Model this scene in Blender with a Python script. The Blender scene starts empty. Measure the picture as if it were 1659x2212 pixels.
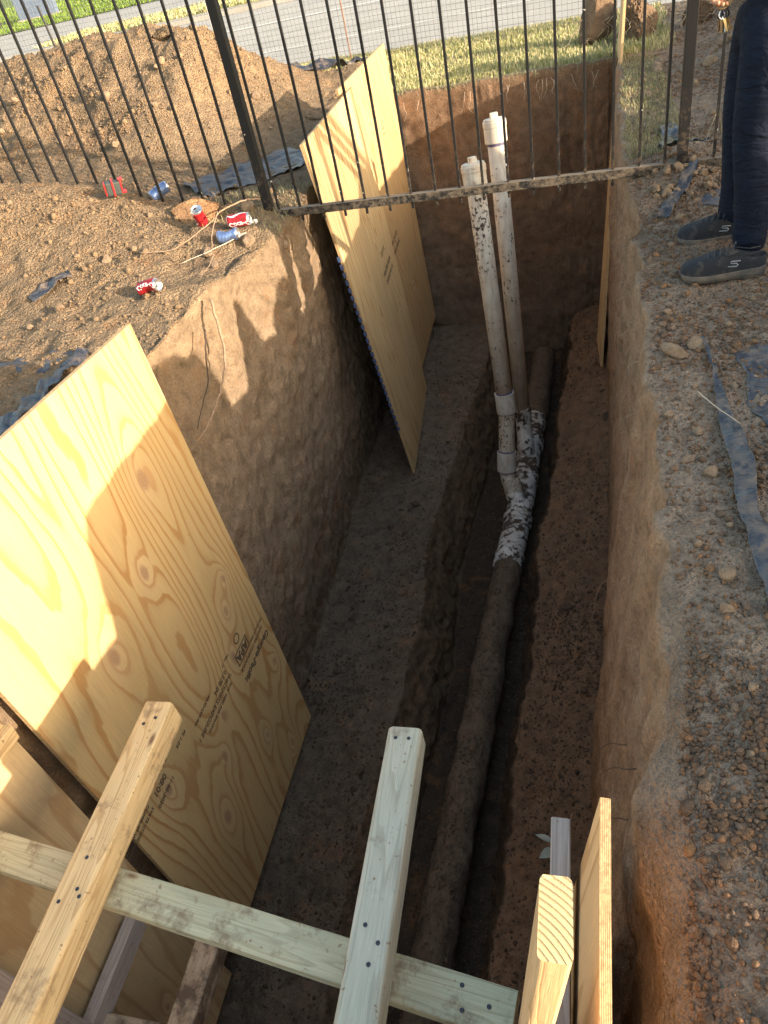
import bpy, bmesh, math, random
import numpy as np
from mathutils import Vector, Matrix, Euler

S = bpy.context.scene
COL = S.collection
random.seed(7)
R = math.radians

# ------------------------------------------------------------------ camera
cam_d = bpy.data.cameras.new("camera")
cam = bpy.data.objects.new("camera", cam_d)
COL.objects.link(cam)
cam_d.sensor_fit = 'VERTICAL'
cam_d.sensor_height = 24.0
cam_d.lens = 24.0 * 1560.0 / 2212.0
cam_d.clip_start = 0.02
cam_d.clip_end = 3000
rgt = Vector((0.96618, 0.18170, -0.18296))
upv = Vector((0.01982, 0.65513, 0.75525))
bck = Vector((0.25709, -0.73334, 0.62938))
M = Matrix((rgt, upv, bck)).transposed().to_4x4()
M.translation = Vector((0, 0, 1.3))
cam.matrix_world = M
S.camera = cam

# ------------------------------------------------------------------ sky, sun, exposure
SUNDIR = Vector((1.0, -0.35, 0.255)).normalized()
SUN_EL = math.asin(SUNDIR.z)
SUN_AZ = math.atan2(SUNDIR.x, SUNDIR.y)
w = bpy.data.worlds.new("World")
S.world = w
w.use_nodes = True
nt = w.node_tree
bg = nt.nodes["Background"]
sky = nt.nodes.new("ShaderNodeTexSky")
sky.sky_type = 'NISHITA'
sky.sun_disc = False
sky.sun_elevation = SUN_EL
sky.sun_rotation = SUN_AZ
sky.air_density = 1.0
sky.dust_density = 2.0
wb = nt.nodes.new("ShaderNodeMix"); wb.data_type = 'RGBA'; wb.blend_type = 'MULTIPLY'; wb.inputs[0].default_value = 1.0
wb.inputs[7].default_value = (1.10, 1.0, .84, 1)
nt.links.new(sky.outputs[0], wb.inputs[6]); nt.links.new(wb.outputs[2], bg.inputs[0])
bg.inputs[1].default_value = 0.15
ld = bpy.data.lights.new("sun", 'SUN')
ld.energy = 2.5
ld.angle = R(0.4)
ld.color = (1.0, 0.84, 0.66)
sun = bpy.data.objects.new("sun", ld)
COL.objects.link(sun)
sun.rotation_euler = SUNDIR.to_track_quat('Z', 'Y').to_euler()
S.view_settings.view_transform = 'Standard'
S.view_settings.look = 'None'
S.view_settings.gamma = 1.0
S.view_settings.exposure = 2.08
S.cycles.max_bounces = 8
S.cycles.diffuse_bounces = 5

# ------------------------------------------------------------------ noise (numpy)
_rs = np.random.RandomState(11)
_T = _rs.rand(64, 64, 64).astype(np.float32)

def vnoise(x, y, z):
    xi = np.floor(x).astype(int); yi = np.floor(y).astype(int); zi = np.floor(z).astype(int)
    fx = x - xi; fy = y - yi; fz = z - zi
    fx = fx * fx * (3 - 2 * fx); fy = fy * fy * (3 - 2 * fy); fz = fz * fz * (3 - 2 * fz)
    x0 = xi & 63; x1 = (xi + 1) & 63; y0 = yi & 63; y1 = (yi + 1) & 63; z0 = zi & 63; z1 = (zi + 1) & 63
    a = _T[x0, y0, z0] * (1 - fx) + _T[x1, y0, z0] * fx
    b = _T[x0, y1, z0] * (1 - fx) + _T[x1, y1, z0] * fx
    c = _T[x0, y0, z1] * (1 - fx) + _T[x1, y0, z1] * fx
    d = _T[x0, y1, z1] * (1 - fx) + _T[x1, y1, z1] * fx
    a = a * (1 - fy) + b * fy; c = c * (1 - fy) + d * fy
    return (a * (1 - fz) + c * fz) * 2 - 1

def fbm(x, y, z, o=4, g=0.5):
    s = 0; a = 1.0; t = 0
    for k in range(o):
        s = s + a * vnoise(x + 17.3 * k, y + 5.1 * k, z + 9.7 * k); t += a
        x = x * 2.03; y = y * 2.03; z = z * 2.03; a *= g
    return s / t

def sst(a, b, x):
    t = np.clip((x - a) / (b - a), 0, 1)
    return t * t * (3 - 2 * t)

# ------------------------------------------------------------------ object helpers
def tag(o, label=None, cat=None, group=None, kind=None):
    if label: o['label'] = label
    if cat: o['category'] = cat
    if group: o['group'] = group
    if kind: o['kind'] = kind
    return o

def link(o, parent=None):
    COL.objects.link(o)
    if parent is not None: o.parent = parent
    return o

def empty(name, loc=(0, 0, 0), rot=(0, 0, 0)):
    o = bpy.data.objects.new(name, None)
    o.location = loc; o.rotation_euler = rot
    o.empty_display_size = 0.1
    return link(o)

def mk(name, V, F, mat, parent=None, smooth=False, loc=None, quads=None):
    me = bpy.data.meshes.new(name)
    V = np.asarray(V, dtype=np.float32)
    if isinstance(F, np.ndarray):
        k = F.shape[1]
        me.vertices.add(len(V)); me.vertices.foreach_set("co", V.ravel())
        me.loops.add(F.size); me.loops.foreach_set("vertex_index", F.ravel().astype(np.int32))
        me.polygons.add(len(F))
        me.polygons.foreach_set("loop_start", np.arange(0, F.size, k, dtype=np.int32))
        me.polygons.foreach_set("loop_total", np.full(len(F), k, dtype=np.int32))
        me.update(calc_edges=True)
    else:
        me.from_pydata([tuple(map(float, v)) for v in V], [], F)
        me.update()
    if smooth:
        me.polygons.foreach_set("use_smooth", np.ones(len(me.polygons), dtype=bool))
    if mat is not None: me.materials.append(mat)
    o = bpy.data.objects.new(name, me)
    if loc is not None: o.location = loc
    return link(o, parent)

class MB:
    """collects shapes into one mesh"""
    def __init__(s): s.V = []; s.F = []; s.m = []
    def add(s, V, F, mi=0):
        n = len(s.V); s.V += [tuple(v) for v in V]; s.F += [tuple(i + n for i in f) for f in F]; s.m += [mi] * len(F)
    def box(s, c, size, rot=None, mi=0):
        hx, hy, hz = [q / 2 for q in size]
        P = [Vector((x, y, z)) for x in (-hx, hx) for y in (-hy, hy) for z in (-hz, hz)]
        if rot is not None: P = [rot @ p for p in P]
        c = Vector(c)
        s.add([p + c for p in P], [(0, 1, 3, 2), (4, 6, 7, 5), (0, 4, 5, 1), (2, 3, 7, 6), (0, 2, 6, 4), (1, 5, 7, 3)], mi)
    def tube(s, pts, rad, n=8, mi=0, cap=True):
        pts = [Vector(p) for p in pts]
        if not hasattr(rad, '__len__'): rad = [rad] * len(pts)
        V = []; prev = None
        for i, p in enumerate(pts):
            d = (pts[min(i + 1, len(pts) - 1)] - pts[max(i - 1, 0)])
            if d.length < 1e-9: d = Vector((0, 0, 1))
            d.normalize()
            if prev is None:
                u = d.orthogonal().normalized()
            else:
                u = (prev - d * prev.dot(d)).normalized()
            prev = u; v = d.cross(u)
            for k in range(n):
                a = 2 * math.pi * k / n
                V.append(p + (u * math.cos(a) + v * math.sin(a)) * rad[i])
        F = []
        for i in range(len(pts) - 1):
            for k in range(n):
                F.append((i * n + k, i * n + (k + 1) % n, (i + 1) * n + (k + 1) % n, (i + 1) * n + k))
        if cap:
            F.append(tuple(range(n - 1, -1, -1))); F.append(tuple((len(pts) - 1) * n + k for k in range(n)))
        s.add(V, F, mi)
    def lathe(s, prof, n=24, mi=0, origin=(0, 0, 0), mat=None):
        V = []; o = Vector(origin)
        for r, z in prof:
            for k in range(n):
                a = 2 * math.pi * k / n
                p = Vector((r * math.cos(a), r * math.sin(a), z))
                if mat is not None: p = mat @ p
                V.append(p + o)
        F = [(i * n + k, i * n + (k + 1) % n, (i + 1) * n + (k + 1) % n, (i + 1) * n + k) for i in range(len(prof) - 1) for k in range(n)]
        s.add(V, F, mi)
    def build(s, name, mats, parent=None, smooth=False, bevel=0, loc=None):
        if not isinstance(mats, (list, tuple)): mats = [mats]
        me = bpy.data.meshes.new(name)
        me.from_pydata([tuple(v) for v in s.V], [], s.F)
        for m in mats: me.materials.append(m)
        me.polygons.foreach_set("material_index", s.m)
        if smooth: me.polygons.foreach_set("use_smooth", [True] * len(me.polygons))
        me.update()
        if bevel:
            bm = bmesh.new(); bm.from_mesh(me)
            bmesh.ops.bevel(bm, geom=bm.edges[:], offset=bevel, segments=2, affect='EDGES', profile=0.6)
            bmesh.ops.recalc_face_normals(bm, faces=bm.faces[:])
            bm.to_mesh(me); bm.free()
        o = bpy.data.objects.new(name, me)
        if loc is not None: o.location = loc
        return link(o, parent)

# ------------------------------------------------------------------ materials
class NT:
    def __init__(s, name):
        s.m = bpy.data.materials.new(name); s.m.use_nodes = True
        s.t = s.m.node_tree; s.b = s.t.nodes["Principled BSDF"]; s.out = s.t.nodes["Material Output"]
    def n(s, typ, ins=None, **kw):
        nd = s.t.nodes.new(typ)
        for k, v in kw.items(): setattr(nd, k, v)
        if ins:
            for k, v in ins.items(): s.set(nd, k, v)
        return nd
    def set(s, nd, k, v):
        sock = nd.inputs[k]
        if isinstance(v, bpy.types.NodeSocket): s.t.links.new(v, sock)
        elif isinstance(v, bpy.types.Node): s.t.links.new(v.outputs[0], sock)
        else: sock.default_value = v
    def math(s, op, a, b=0.0, c=0.0, clamp=False):
        nd = s.n("ShaderNodeMath", {0: a, 1: b, 2: c}, operation=op); nd.use_clamp = clamp
        return nd.outputs[0]
    def mix(s, f, a, b, blend='MIX'):
        nd = s.n("ShaderNodeMix", data_type='RGBA', blend_type=blend)
        s.set(nd, 0, f); s.set(nd, 6, a); s.set(nd, 7, b)
        return nd.outputs[2]
    def noise(s, vec, scale, detail=4, rough=0.55, dist=0.0):
        nd = s.n("ShaderNodeTexNoise", {"Scale": scale, "Detail": detail, "Roughness": rough, "Distortion": dist})
        if vec is not None: s.set(nd, "Vector", vec)
        return nd.outputs[0]
    def mapv(s, vec, scale=(1, 1, 1), loc=(0, 0, 0), rot=(0, 0, 0)):
        nd = s.n("ShaderNodeMapping", {"Scale": scale, "Location": loc, "Rotation": rot}); s.set(nd, 0, vec)
        return nd.outputs[0]
    def ramp(s, f, stops, interp='LINEAR'):
        nd = s.n("ShaderNodeValToRGB"); s.set(nd, 0, f)
        cr = nd.color_ramp; cr.interpolation = interp
        while len(cr.elements) < len(stops): cr.elements.new(0.5)
        for e, (p, c) in zip(cr.elements, stops):
            e.position = p; e.color = (c, c, c, 1) if not hasattr(c, '__len__') else (*c, 1)
        return nd.outputs[0]
    def bump(s, h, strength=0.5, dist=0.01):
        nd = s.n("ShaderNodeBump", {"Strength": strength, "Distance": dist, "Height": h})
        s.set(s.b, "Normal", nd.outputs[0]); return nd
    def fin(s, color=None, rough=None, **kw):
        if color is not None: s.set(s.b, "Base Color", color if not isinstance(color, tuple) else (*color[:3], 1))
        if rough is not None: s.set(s.b, "Roughness", rough)
        for k, v in kw.items(): s.set(s.b, k.replace('_', ' '), v)
        return s.m

def obco(t): return t.n("ShaderNodeTexCoord").outputs["Object"]

def m_soil():
    t = NT("soil"); co = t.n("ShaderNodeNewGeometry").outputs["Position"]
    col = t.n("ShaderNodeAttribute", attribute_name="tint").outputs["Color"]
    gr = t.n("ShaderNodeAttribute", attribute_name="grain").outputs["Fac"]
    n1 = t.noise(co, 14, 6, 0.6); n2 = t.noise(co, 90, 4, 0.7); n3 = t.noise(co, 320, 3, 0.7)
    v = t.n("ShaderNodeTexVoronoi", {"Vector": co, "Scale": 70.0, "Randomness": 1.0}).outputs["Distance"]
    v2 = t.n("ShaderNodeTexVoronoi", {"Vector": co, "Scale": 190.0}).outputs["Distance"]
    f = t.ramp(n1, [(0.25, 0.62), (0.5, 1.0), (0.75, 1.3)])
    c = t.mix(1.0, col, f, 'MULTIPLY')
    f2 = t.ramp(n2, [(0.25, 0.66), (0.55, 1.0), (0.8, 1.28)])
    c = t.mix(1.0, c, f2, 'MULTIPLY')
    # pale flecks and roots, rusty spots
    sp = t.ramp(t.noise(co, 150, 2, 0.5), [(0.70, 0.0), (0.74, 1.0)])
    c = t.mix(t.math('MULTIPLY', sp, 0.5), c, (0.42, 0.33, 0.24, 1))
    ru = t.ramp(t.noise(co, 6, 4, 0.7), [(0.56, 0.0), (0.68, 1.0)])
    c = t.mix(t.math('MULTIPLY', ru, 0.35), c, (0.36, 0.17, 0.07, 1))
    h = t.math('ADD', t.math('MULTIPLY', n2, 0.7), t.math('MULTIPLY', n3, 0.22))
    h = t.math('ADD', h, t.math('MULTIPLY', t.math('SUBTRACT', 0.6, v), gr))
    h = t.math('ADD', h, t.math('MULTIPLY', t.math('SUBTRACT', 0.5, v2), t.math('MULTIPLY', gr, 0.5)))
    h = t.math('ADD', h, t.math('MULTIPLY', n1, 1.2))
    t.bump(h, 1.0, 0.018)
    return t.fin(c, 0.95, Specular_IOR_Level=0.15)

def m_clod(name, cols, sc=60):
    t = NT(name); co = t.n("ShaderNodeNewGeometry").outputs["Position"]
    rnd = t.n("ShaderNodeNewGeometry").outputs["Random Per Island"]
    c = t.ramp(rnd, [(i / max(1, len(cols) - 1), k) for i, k in enumerate(cols)])
    n1 = t.noise(co, sc, 5, 0.65)
    c = t.mix(1.0, c, t.ramp(n1, [(0.25, 0.6), (0.5, 1.0), (0.8, 1.35)]), 'MULTIPLY')
    t.bump(t.noise(co, sc * 3, 4, 0.7), 1.0, 0.010)
    return t.fin(c, 0.95, Specular_IOR_Level=0.15)

def m_ply(name, knots, seed=0.0, pale=(0.58, 0.405, 0.19), dark=(0.43, 0.22, 0.075), rings=10.0, sw=1.0, dirty=0.0, kd=((0.33, 0.18, 0.09), (0.46, 0.29, 0.17))):
    """sheet lies in local X (width) / Y (length), face grain along Y"""
    t = NT(name); co = obco(t)
    sx = t.n("ShaderNodeSeparateXYZ", {0: co}); X, Y = sx.outputs[0], sx.outputs[1]
    base = t.noise(t.mapv(co, (2.6 * sw, 0.34, 1.0), (seed, seed * 1.7, seed)), 1.0, 1.5, 0.4)
    wob = t.noise(t.mapv(co, (9, 2.2, 1), (seed + 4, 0, 0)), 1.0, 3, 0.6)
    F = t.math('ADD', t.math('MULTIPLY', base, 2.0), t.math('MULTIPLY', wob, 0.10))
    kmask = None; halo = None
    for (kx, ky, r) in knots:
        dx = t.math('DIVIDE', t.math('SUBTRACT', X, kx), r)
        dy = t.math('DIVIDE', t.math('SUBTRACT', Y, ky), r * 1.7)
        d2 = t.math('ADD', t.math('MULTIPLY', dx, dx), t.math('MULTIPLY', dy, dy))
        g = t.math('DIVIDE', 1.0, t.math('ADD', 1.0, t.math('MULTIPLY', d2, 0.5)))
        F = t.math('ADD', F, t.math('MULTIPLY', g, 0.27))
        d = t.math('SQRT', d2)
        k = t.math('SUBTRACT', 1.0, t.math('SMOOTHSTEP', d, 0.28, 0.42) if False else t.math('DIVIDE', d, 0.45), clamp=True)
        hh = t.math('SUBTRACT', 1.0, t.math('DIVIDE', d, 1.5), clamp=True)
        kmask = k if kmask is None else t.math('MAXIMUM', kmask, k)
        halo = hh if halo is None else t.math('MAXIMUM', halo, hh)
    ph = t.math('FRACT', t.math('MULTIPLY', F, rings))
    ring = t.ramp(ph, [(0.0, 0.0), (0.5, 0.08), (0.72, 0.35), (0.80, 1.0), (0.95, 0.95), (1.0, 0.0)])
    fib = t.noise(t.mapv(co, (260, 6, 1)), 1.0, 3, 0.6)
    big = t.noise(t.mapv(co, (3, 1.2, 1), (seed, 2, 0)), 1.0, 3, 0.6)
    amt = t.math('MULTIPLY', ring, t.ramp(big, [(0.3, 0.55), (0.7, 1.0)]))
    c = t.mix(amt, (*pale, 1), (*dark, 1))
    c = t.mix(1.0, c, t.ramp(fib, [(0.3, 0.88), (0.7, 1.08)]), 'MULTIPLY')
    c = t.mix(1.0, c, t.ramp(big, [(0.3, 0.9), (0.7, 1.08)]), 'MULTIPLY')
    if kmask is not None:
        c = t.mix(t.math('MULTIPLY', halo, 0.35), c, (0.66, 0.47, 0.29, 1))
        kr = t.math('MULTIPLY', kmask, 2.2, clamp=True)
        kc = t.mix(t.math('FRACT', t.math('MULTIPLY', kmask, 4.0)), (*kd[0], 1), (*kd[1], 1))
        c = t.mix(t.math('MULTIPLY', kr, 0.85), c, kc)
    spk = t.ramp(t.noise(co, 34, 3, 0.6), [(0.70, 0.0), (0.76, 1.0)])
    c = t.mix(t.math('MULTIPLY', spk, 0.4), c, (0.2, 0.12, 0.06, 1))
    if dirty:
        dn = t.ramp(t.noise(co, 2.6, 5, 0.65), [(0.42, 0.0), (0.66, 1.0)])
        c = t.mix(t.math('MULTIPLY', dn, dirty), c, (0.24, 0.16, 0.1, 1))
    t.bump(t.math('ADD', t.math('MULTIPLY', fib, 0.5), t.math('MULTIPLY', ring, -0.4)), 0.25, 0.002)
    return t.fin(c, 0.62, Specular_IOR_Level=0.3)

def m_plyedge():
    t = NT("plywood_edge"); co = obco(t)
    z = t.n("ShaderNodeSeparateXYZ", {0: co}).outputs[2]
    ly = t.ramp(t.math('FRACT', t.math('MULTIPLY', z, 330.0)), [(0.0, (0.62, 0.42, 0.2)), (0.45, (0.7, 0.5, 0.26)), (0.5, (0.36, 0.2, 0.09)), (0.95, (0.45, 0.27, 0.12))])
    n = t.noise(co, 120, 4, 0.7)
    c = t.mix(1.0, ly, t.ramp(n, [(0.3, 0.6), (0.6, 1.1)]), 'MULTIPLY')
    t.bump(n, 0.6, 0.002)
    return t.fin(c, 0.85)

def m_lumber(name, pale, dark, dirt=0.25, dirtcol=(0.16, 0.1, 0.06), seed=0.0, green=0.0, rgh=0.7):
    """length along local Y"""
    t = NT(name); co = obco(t)
    base = t.noise(t.mapv(co, (16, 0.9, 16), (seed, seed, seed)), 1.0, 2, 0.4)
    wob = t.noise(t.mapv(co, (40, 4, 40), (seed, 0, 0)), 1.0, 2, 0.5)
    F = t.math('ADD', base, t.math('MULTIPLY', wob, 0.05))
    ph = t.math('FRACT', t.math('MULTIPLY', F, 12.0))
    ring = t.ramp(ph, [(0.0, 0.0), (0.6, 0.25), (0.88, 1.0), (0.95, 0.8), (1.0, 0.0)])
    fib = t.noise(t.mapv(co, (420, 9, 420)), 1.0, 3, 0.65)
    c = t.mix(t.math('MULTIPLY', ring, 0.7), (*pale, 1), (*dark, 1))
    c = t.mix(1.0, c, t.ramp(fib, [(0.3, 0.78), (0.7, 1.1)]), 'MULTIPLY')
    lg = t.noise(t.mapv(co, (7, 2.0, 7), (seed, 3, 1)), 1.0, 3, 0.6)
    c = t.mix(1.0, c, t.ramp(lg, [(0.3, 0.82), (0.7, 1.1)]), 'MULTIPLY')
    if green:
        c = t.mix(t.math('MULTIPLY', t.ramp(lg, [(0.35, 1.0), (0.6, 0.3)]), green), c, (0.36, 0.42, 0.31, 1))
    dn = t.noise(co, 13, 5, 0.7)
    dm = t.ramp(dn, [(0.62 - dirt * 0.3, 0.0), (0.74 - dirt * 0.25, 1.0)])
    c = t.mix(t.math('MULTIPLY', dm, min(1.0, 0.35 + dirt)), c, (*dirtcol, 1))
    sp = t.ramp(t.noise(co, 62, 3, 0.6), [(0.66, 0.0), (0.71, 1.0)])
    c = t.mix(t.math('MULTIPLY', sp, 0.7), c, (0.17, 0.09, 0.045, 1))
    # a few knots
    v = t.n("ShaderNodeTexVoronoi", {"Vector": t.mapv(co, (9, 3.2, 9), (seed * 3, seed, 0)), "Scale": 1.0})
    kn = t.math('SUBTRACT', 1.0, t.math('DIVIDE', v.outputs["Distance"], 0.085), clamp=True)
    c = t.mix(t.math('MULTIPLY', kn, 1.6, clamp=True), c, (0.2, 0.11, 0.06, 1))
    t.bump(t.math('ADD', t.math('MULTIPLY', fib, 0.7), t.math('ADD', t.math('MULTIPLY', ring, -0.5), t.math('MULTIPLY', dm, 0.8))), 0.5, 0.002)
    return t.fin(c, rgh, Specular_IOR_Level=0.3)

def m_endgrain():
    t = NT("end_grain"); co = obco(t)
    v = t.mapv(co, (1, 1, 1), (0.075, 0, -0.10))
    sx = t.n("ShaderNodeSeparateXYZ", {0: v})
    r = t.math('SQRT', t.math('ADD', t.math('MULTIPLY', sx.outputs[0], sx.outputs[0]), t.math('MULTIPLY', sx.outputs[2], sx.outputs[2])))
    r = t.math('ADD', r, t.math('MULTIPLY', t.noise(co, 40, 2), 0.0016))
    ph = t.math('FRACT', t.math('MULTIPLY', r, 135.0))
    ring = t.ramp(ph, [(0.0, 0.0), (0.5, 0.15), (0.8, 1.0), (1.0, 0.05)])
    n = t.noise(co, 700, 3, 0.8)
    c = t.mix(ring, (0.66, 0.52, 0.28, 1), (0.4, 0.28, 0.14, 1))
    c = t.mix(1.0, c, t.ramp(n, [(0.3, 0.7), (0.6, 1.15)]), 'MULTIPLY')
    t.bump(t.math('ADD', n, t.math('MULTIPLY', ring, -1.2)), 0.9, 0.002)
    return t.fin(c, 0.85)

def m_simple(name, col, rough=0.6, metal=0.0, var=0.15, sc=30, bump=0.0, spec=0.5):
    t = NT(name); co = obco(t)
    n = t.noise(co, sc, 4, 0.6)
    c = t.mix(1.0, (*col, 1), t.ramp(n, [(0.3, 1 - var), (0.7, 1 + var)]), 'MULTIPLY')
    if bump: t.bump(n, bump, 0.004)
    return t.fin(c, rough, Metallic=metal, Specular_IOR_Level=spec)

def m_fence(name, dusty=0.6):
    t = NT(name); co = t.n("ShaderNodeNewGeometry").outputs["Position"]
    z = t.n("ShaderNodeSeparateXYZ", {0: co}).outputs[2]
    low = t.math('SUBTRACT', 1.0, t.math('DIVIDE', z, 0.5), clamp=True)
    sp = t.noise(co, 42, 3, 0.5)
    th = t.math('SUBTRACT', 0.735, t.math('MULTIPLY', low, 0.10))
    spk = t.math('MULTIPLY', t.math('SUBTRACT', sp, th), 40.0, clamp=True)
    n = t.noise(co, 140, 3, 0.6)
    c = t.mix(t.math('MULTIPLY', low, 0.18), (0.010, 0.010, 0.011, 1), (0.05, 0.04, 0.03, 1))
    c = t.mix(spk, c, (0.55, 0.52, 0.46, 1))
    dn = t.ramp(t.noise(co, 45, 4, 0.7), [(0.5, 0.0), (0.62, 1.0)])
    c = t.mix(t.math('MULTIPLY', dn, t.math('MULTIPLY', low, dusty)), c, (0.2, 0.14, 0.09, 1))
    t.bump(n, 0.25, 0.002)
    return t.fin(c, t.ramp(n, [(0.3, 0.45), (0.7, 0.7)]), Specular_IOR_Level=0.3)

def m_rail():
    t = NT("dusty_rail"); co = t.n("ShaderNodeNewGeometry").outputs["Position"]
    n = t.noise(co, 30, 5, 0.75); f = t.noise(co, 160, 3, 0.7)
    nz_ = t.n("ShaderNodeSeparateXYZ", {0: t.n("ShaderNodeNewGeometry").outputs["Normal"]}).outputs[2]
    d = t.ramp(t.math('ADD', n, t.math('MULTIPLY', nz_, 0.22)), [(0.42, 0.0), (0.62, 1.0)])
    c = t.mix(t.math('MULTIPLY', d, 0.75), (0.014, 0.013, 0.013, 1), (0.21, 0.16, 0.11, 1))
    c = t.mix(t.ramp(f, [(0.66, 0.0), (0.70, 1.0)]), c, (0.5, 0.45, 0.38, 1))
    t.bump(t.math('ADD', n, f), 0.5, 0.003)
    return t.fin(c, 0.75, Specular_IOR_Level=0.3)

def m_pvc(name, base, mud, scale=26, mudcol=(0.07, 0.048, 0.034)):
    t = NT(name); co = t.n("ShaderNodeNewGeometry").outputs["Position"]
    n = t.noise(t.mapv(co, (1, 1, 0.8)), scale, 5, 0.66)
    n2 = t.noise(co, 3.2, 2, 0.5)
    f = t.math('ADD', n, t.math('MULTIPLY', t.math('SUBTRACT', n2, 0.5), 0.45))
    mk_ = t.ramp(f, [(0.60 - mud * 0.25, 0.0), (0.67 - mud * 0.25, 1.0)])
    film = t.ramp(t.noise(co, 9, 4, 0.6), [(0.35, 0.0), (0.7, 1.0)])
    c = t.mix(t.math('MULTIPLY', film, 0.55), (*base, 1), (0.40, 0.28, 0.18, 1))
    st2 = t.ramp(t.noise(t.mapv(co, (38, 38, 2.5)), 1.0, 4, 0.6), [(0.5, 0.0), (0.7, 1.0)])
    c = t.mix(t.math('MULTIPLY', st2, 0.5), c, (0.26, 0.18, 0.12, 1))
    c = t.mix(mk_, c, (*mudcol, 1))
    t.bump(t.math('ADD', mk_, t.math('MULTIPLY', t.noise(co, 120, 3), 0.4)), 0.8, 0.003)
    return t.fin(c, t.mix(mk_, (0.45, 0.45, 0.45, 1), (0.95, 0.95, 0.95, 1)))

def m_film():
    t = NT("plastic_film"); co = t.n("ShaderNodeNewGeometry").outputs["Position"]
    d = t.ramp(t.noise(co, 20, 5, 0.7), [(0.45, 0.0), (0.68, 1.0)])
    c = t.mix(t.math('MULTIPLY', d, 0.8), (0.022, 0.026, 0.038, 1), (0.2, 0.15, 0.11, 1))
    cr = t.noise(t.mapv(co, (8, 30, 10)), 1.0, 4, 0.6, 1.5)
    t.bump(cr, 0.7, 0.01)
    return t.fin(c, t.ramp(d, [(0.2, 0.32), (0.8, 0.8)]), Specular_IOR_Level=0.7)

def m_grass():
    t = NT("grass_blades")
    rnd = t.n("ShaderNodeNewGeometry").outputs["Random Per Island"]
    c = t.ramp(rnd, [(0.0, (0.14, 0.18, 0.05)), (0.3, (0.28, 0.30, 0.11)), (0.6, (0.48, 0.43, 0.22)), (1.0, (0.6, 0.52, 0.32))])
    t.fin(c, 0.6, Specular_IOR_Level=0.2)
    t.set(t.b, "Transmission Weight", 0.0)
    return t.m

def m_ground2(name, stops, sc=3.0, fine=60, bump=0.4, rough=0.9, bd=0.01):
    t = NT(name); co = t.n("ShaderNodeNewGeometry").outputs["Position"]
    n = t.noise(co, sc, 6, 0.6); f = t.noise(co, fine, 4, 0.7)
    c = t.ramp(n, stops)
    c = t.mix(1.0, c, t.ramp(f, [(0.25, 0.6), (0.5, 1.0), (0.8, 1.35)]), 'MULTIPLY')
    t.bump(f, bump, bd)
    return t.fin(c, rough, Specular_IOR_Level=0.25)

SOIL = m_soil()
GRAVEL = m_clod("gravel_soil", [(0.17, 0.115, 0.08), (0.24, 0.145, 0.085), (0.20, 0.145, 0.105), (0.30, 0.165, 0.085), (0.15, 0.105, 0.075), (0.24, 0.175, 0.125), (0.33, 0.175, 0.09)])
CLOD = m_clod("clod_soil", [(0.27, 0.16, 0.09), (0.33, 0.19, 0.10), (0.24, 0.16, 0.10), (0.30, 0.22, 0.15)], 35)
DCLOD = m_clod("dark_clod_soil", [(0.09, 0.06, 0.04), (0.12, 0.08, 0.055), (0.15, 0.1, 0.07)])
EDGE = m_plyedge()
FENCE = m_fence("black_fence_paint")
FILM = m_film()
RAILM = m_rail()
INK = m_simple("stamp_ink", (0.10, 0.075, 0.05), 0.9, var=0.3, sc=300)
SCREW = m_simple("screw_metal", (0.08, 0.08, 0.09), 0.35, 0.9)
ROOT = m_simple("root_bark", (0.3, 0.2, 0.13), 0.9, var=0.3, sc=80, bump=0.3)

# ------------------------------------------------------------------ ground: one sheet with the trench cut in it
def tab(t): 
    ys = [a for a, b in t]; vs = [b for a, b in t]
    return lambda y: np.interp(y, ys, vs)
lipRx = tab([(-3, .10), (.4, .10), (.8, .13), (1.05, .18), (1.5, .21), (2.5, .255), (4, .28), (4.9, .30), (6.5, .39)])
lipRz = tab([(-3, .0), (2.6, .01), (3.6, .06), (4.3, .10), (6.5, .15)])
wbRx = tab([(-3, .0), (1.0, .02), (1.86, .06), (2.7, .16), (3.65, .22), (5.4, .27), (6.5, .31)])
wbRz = tab([(-3, -1.98), (0, -1.92), (3, -1.86), (5, -1.76), (6.5, -1.72)])
ieRx = tab([(-3, -.42), (0, -.40), (1, -.37), (1.46, -.35), (1.92, -.32), (2.81, -.25), (3.61, -.235), (4.36, -.13), (5.5, -.06), (6.5, .02)])
ieRz = tab([(-3, -2.1), (0, -2.06), (3, -2.0), (6.5, -1.86)])
flz = tab([(-3, -2.5), (0, -2.47), (4.5, -2.43), (6.2, -2.33), (6.5, -2.2)])
ieLx = tab([(-3, -1.12), (0, -1.1), (1.18, -1.07), (2.1, -1.02), (2.83, -.95), (3.67, -.99), (4.47, -.92), (6.03, -.74), (6.5, -.70)])
ieLz = tab([(-3, -2.15), (0, -2.12), (3, -2.08), (4.5, -2.03), (6.5, -1.9)])
wbLx = tab([(-3, -1.60), (4.3, -1.60), (5.5, -1.56), (6.5, -1.48)])
wbLz = tab([(-3, -2.2), (1, -2.16), (2.3, -2.14), (4.3, -2.02), (5.5, -1.98), (6.5, -1.84)])
lipLx = tab([(-3, -1.72), (1.5, -1.72), (2.4, -1.73), (2.9, -1.66), (3.3, -1.58), (3.7, -1.50), (3.95, -1.46), (4.12, -1.50), (4.4, -1.56), (5.5, -1.56), (6.5, -1.52)])

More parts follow.
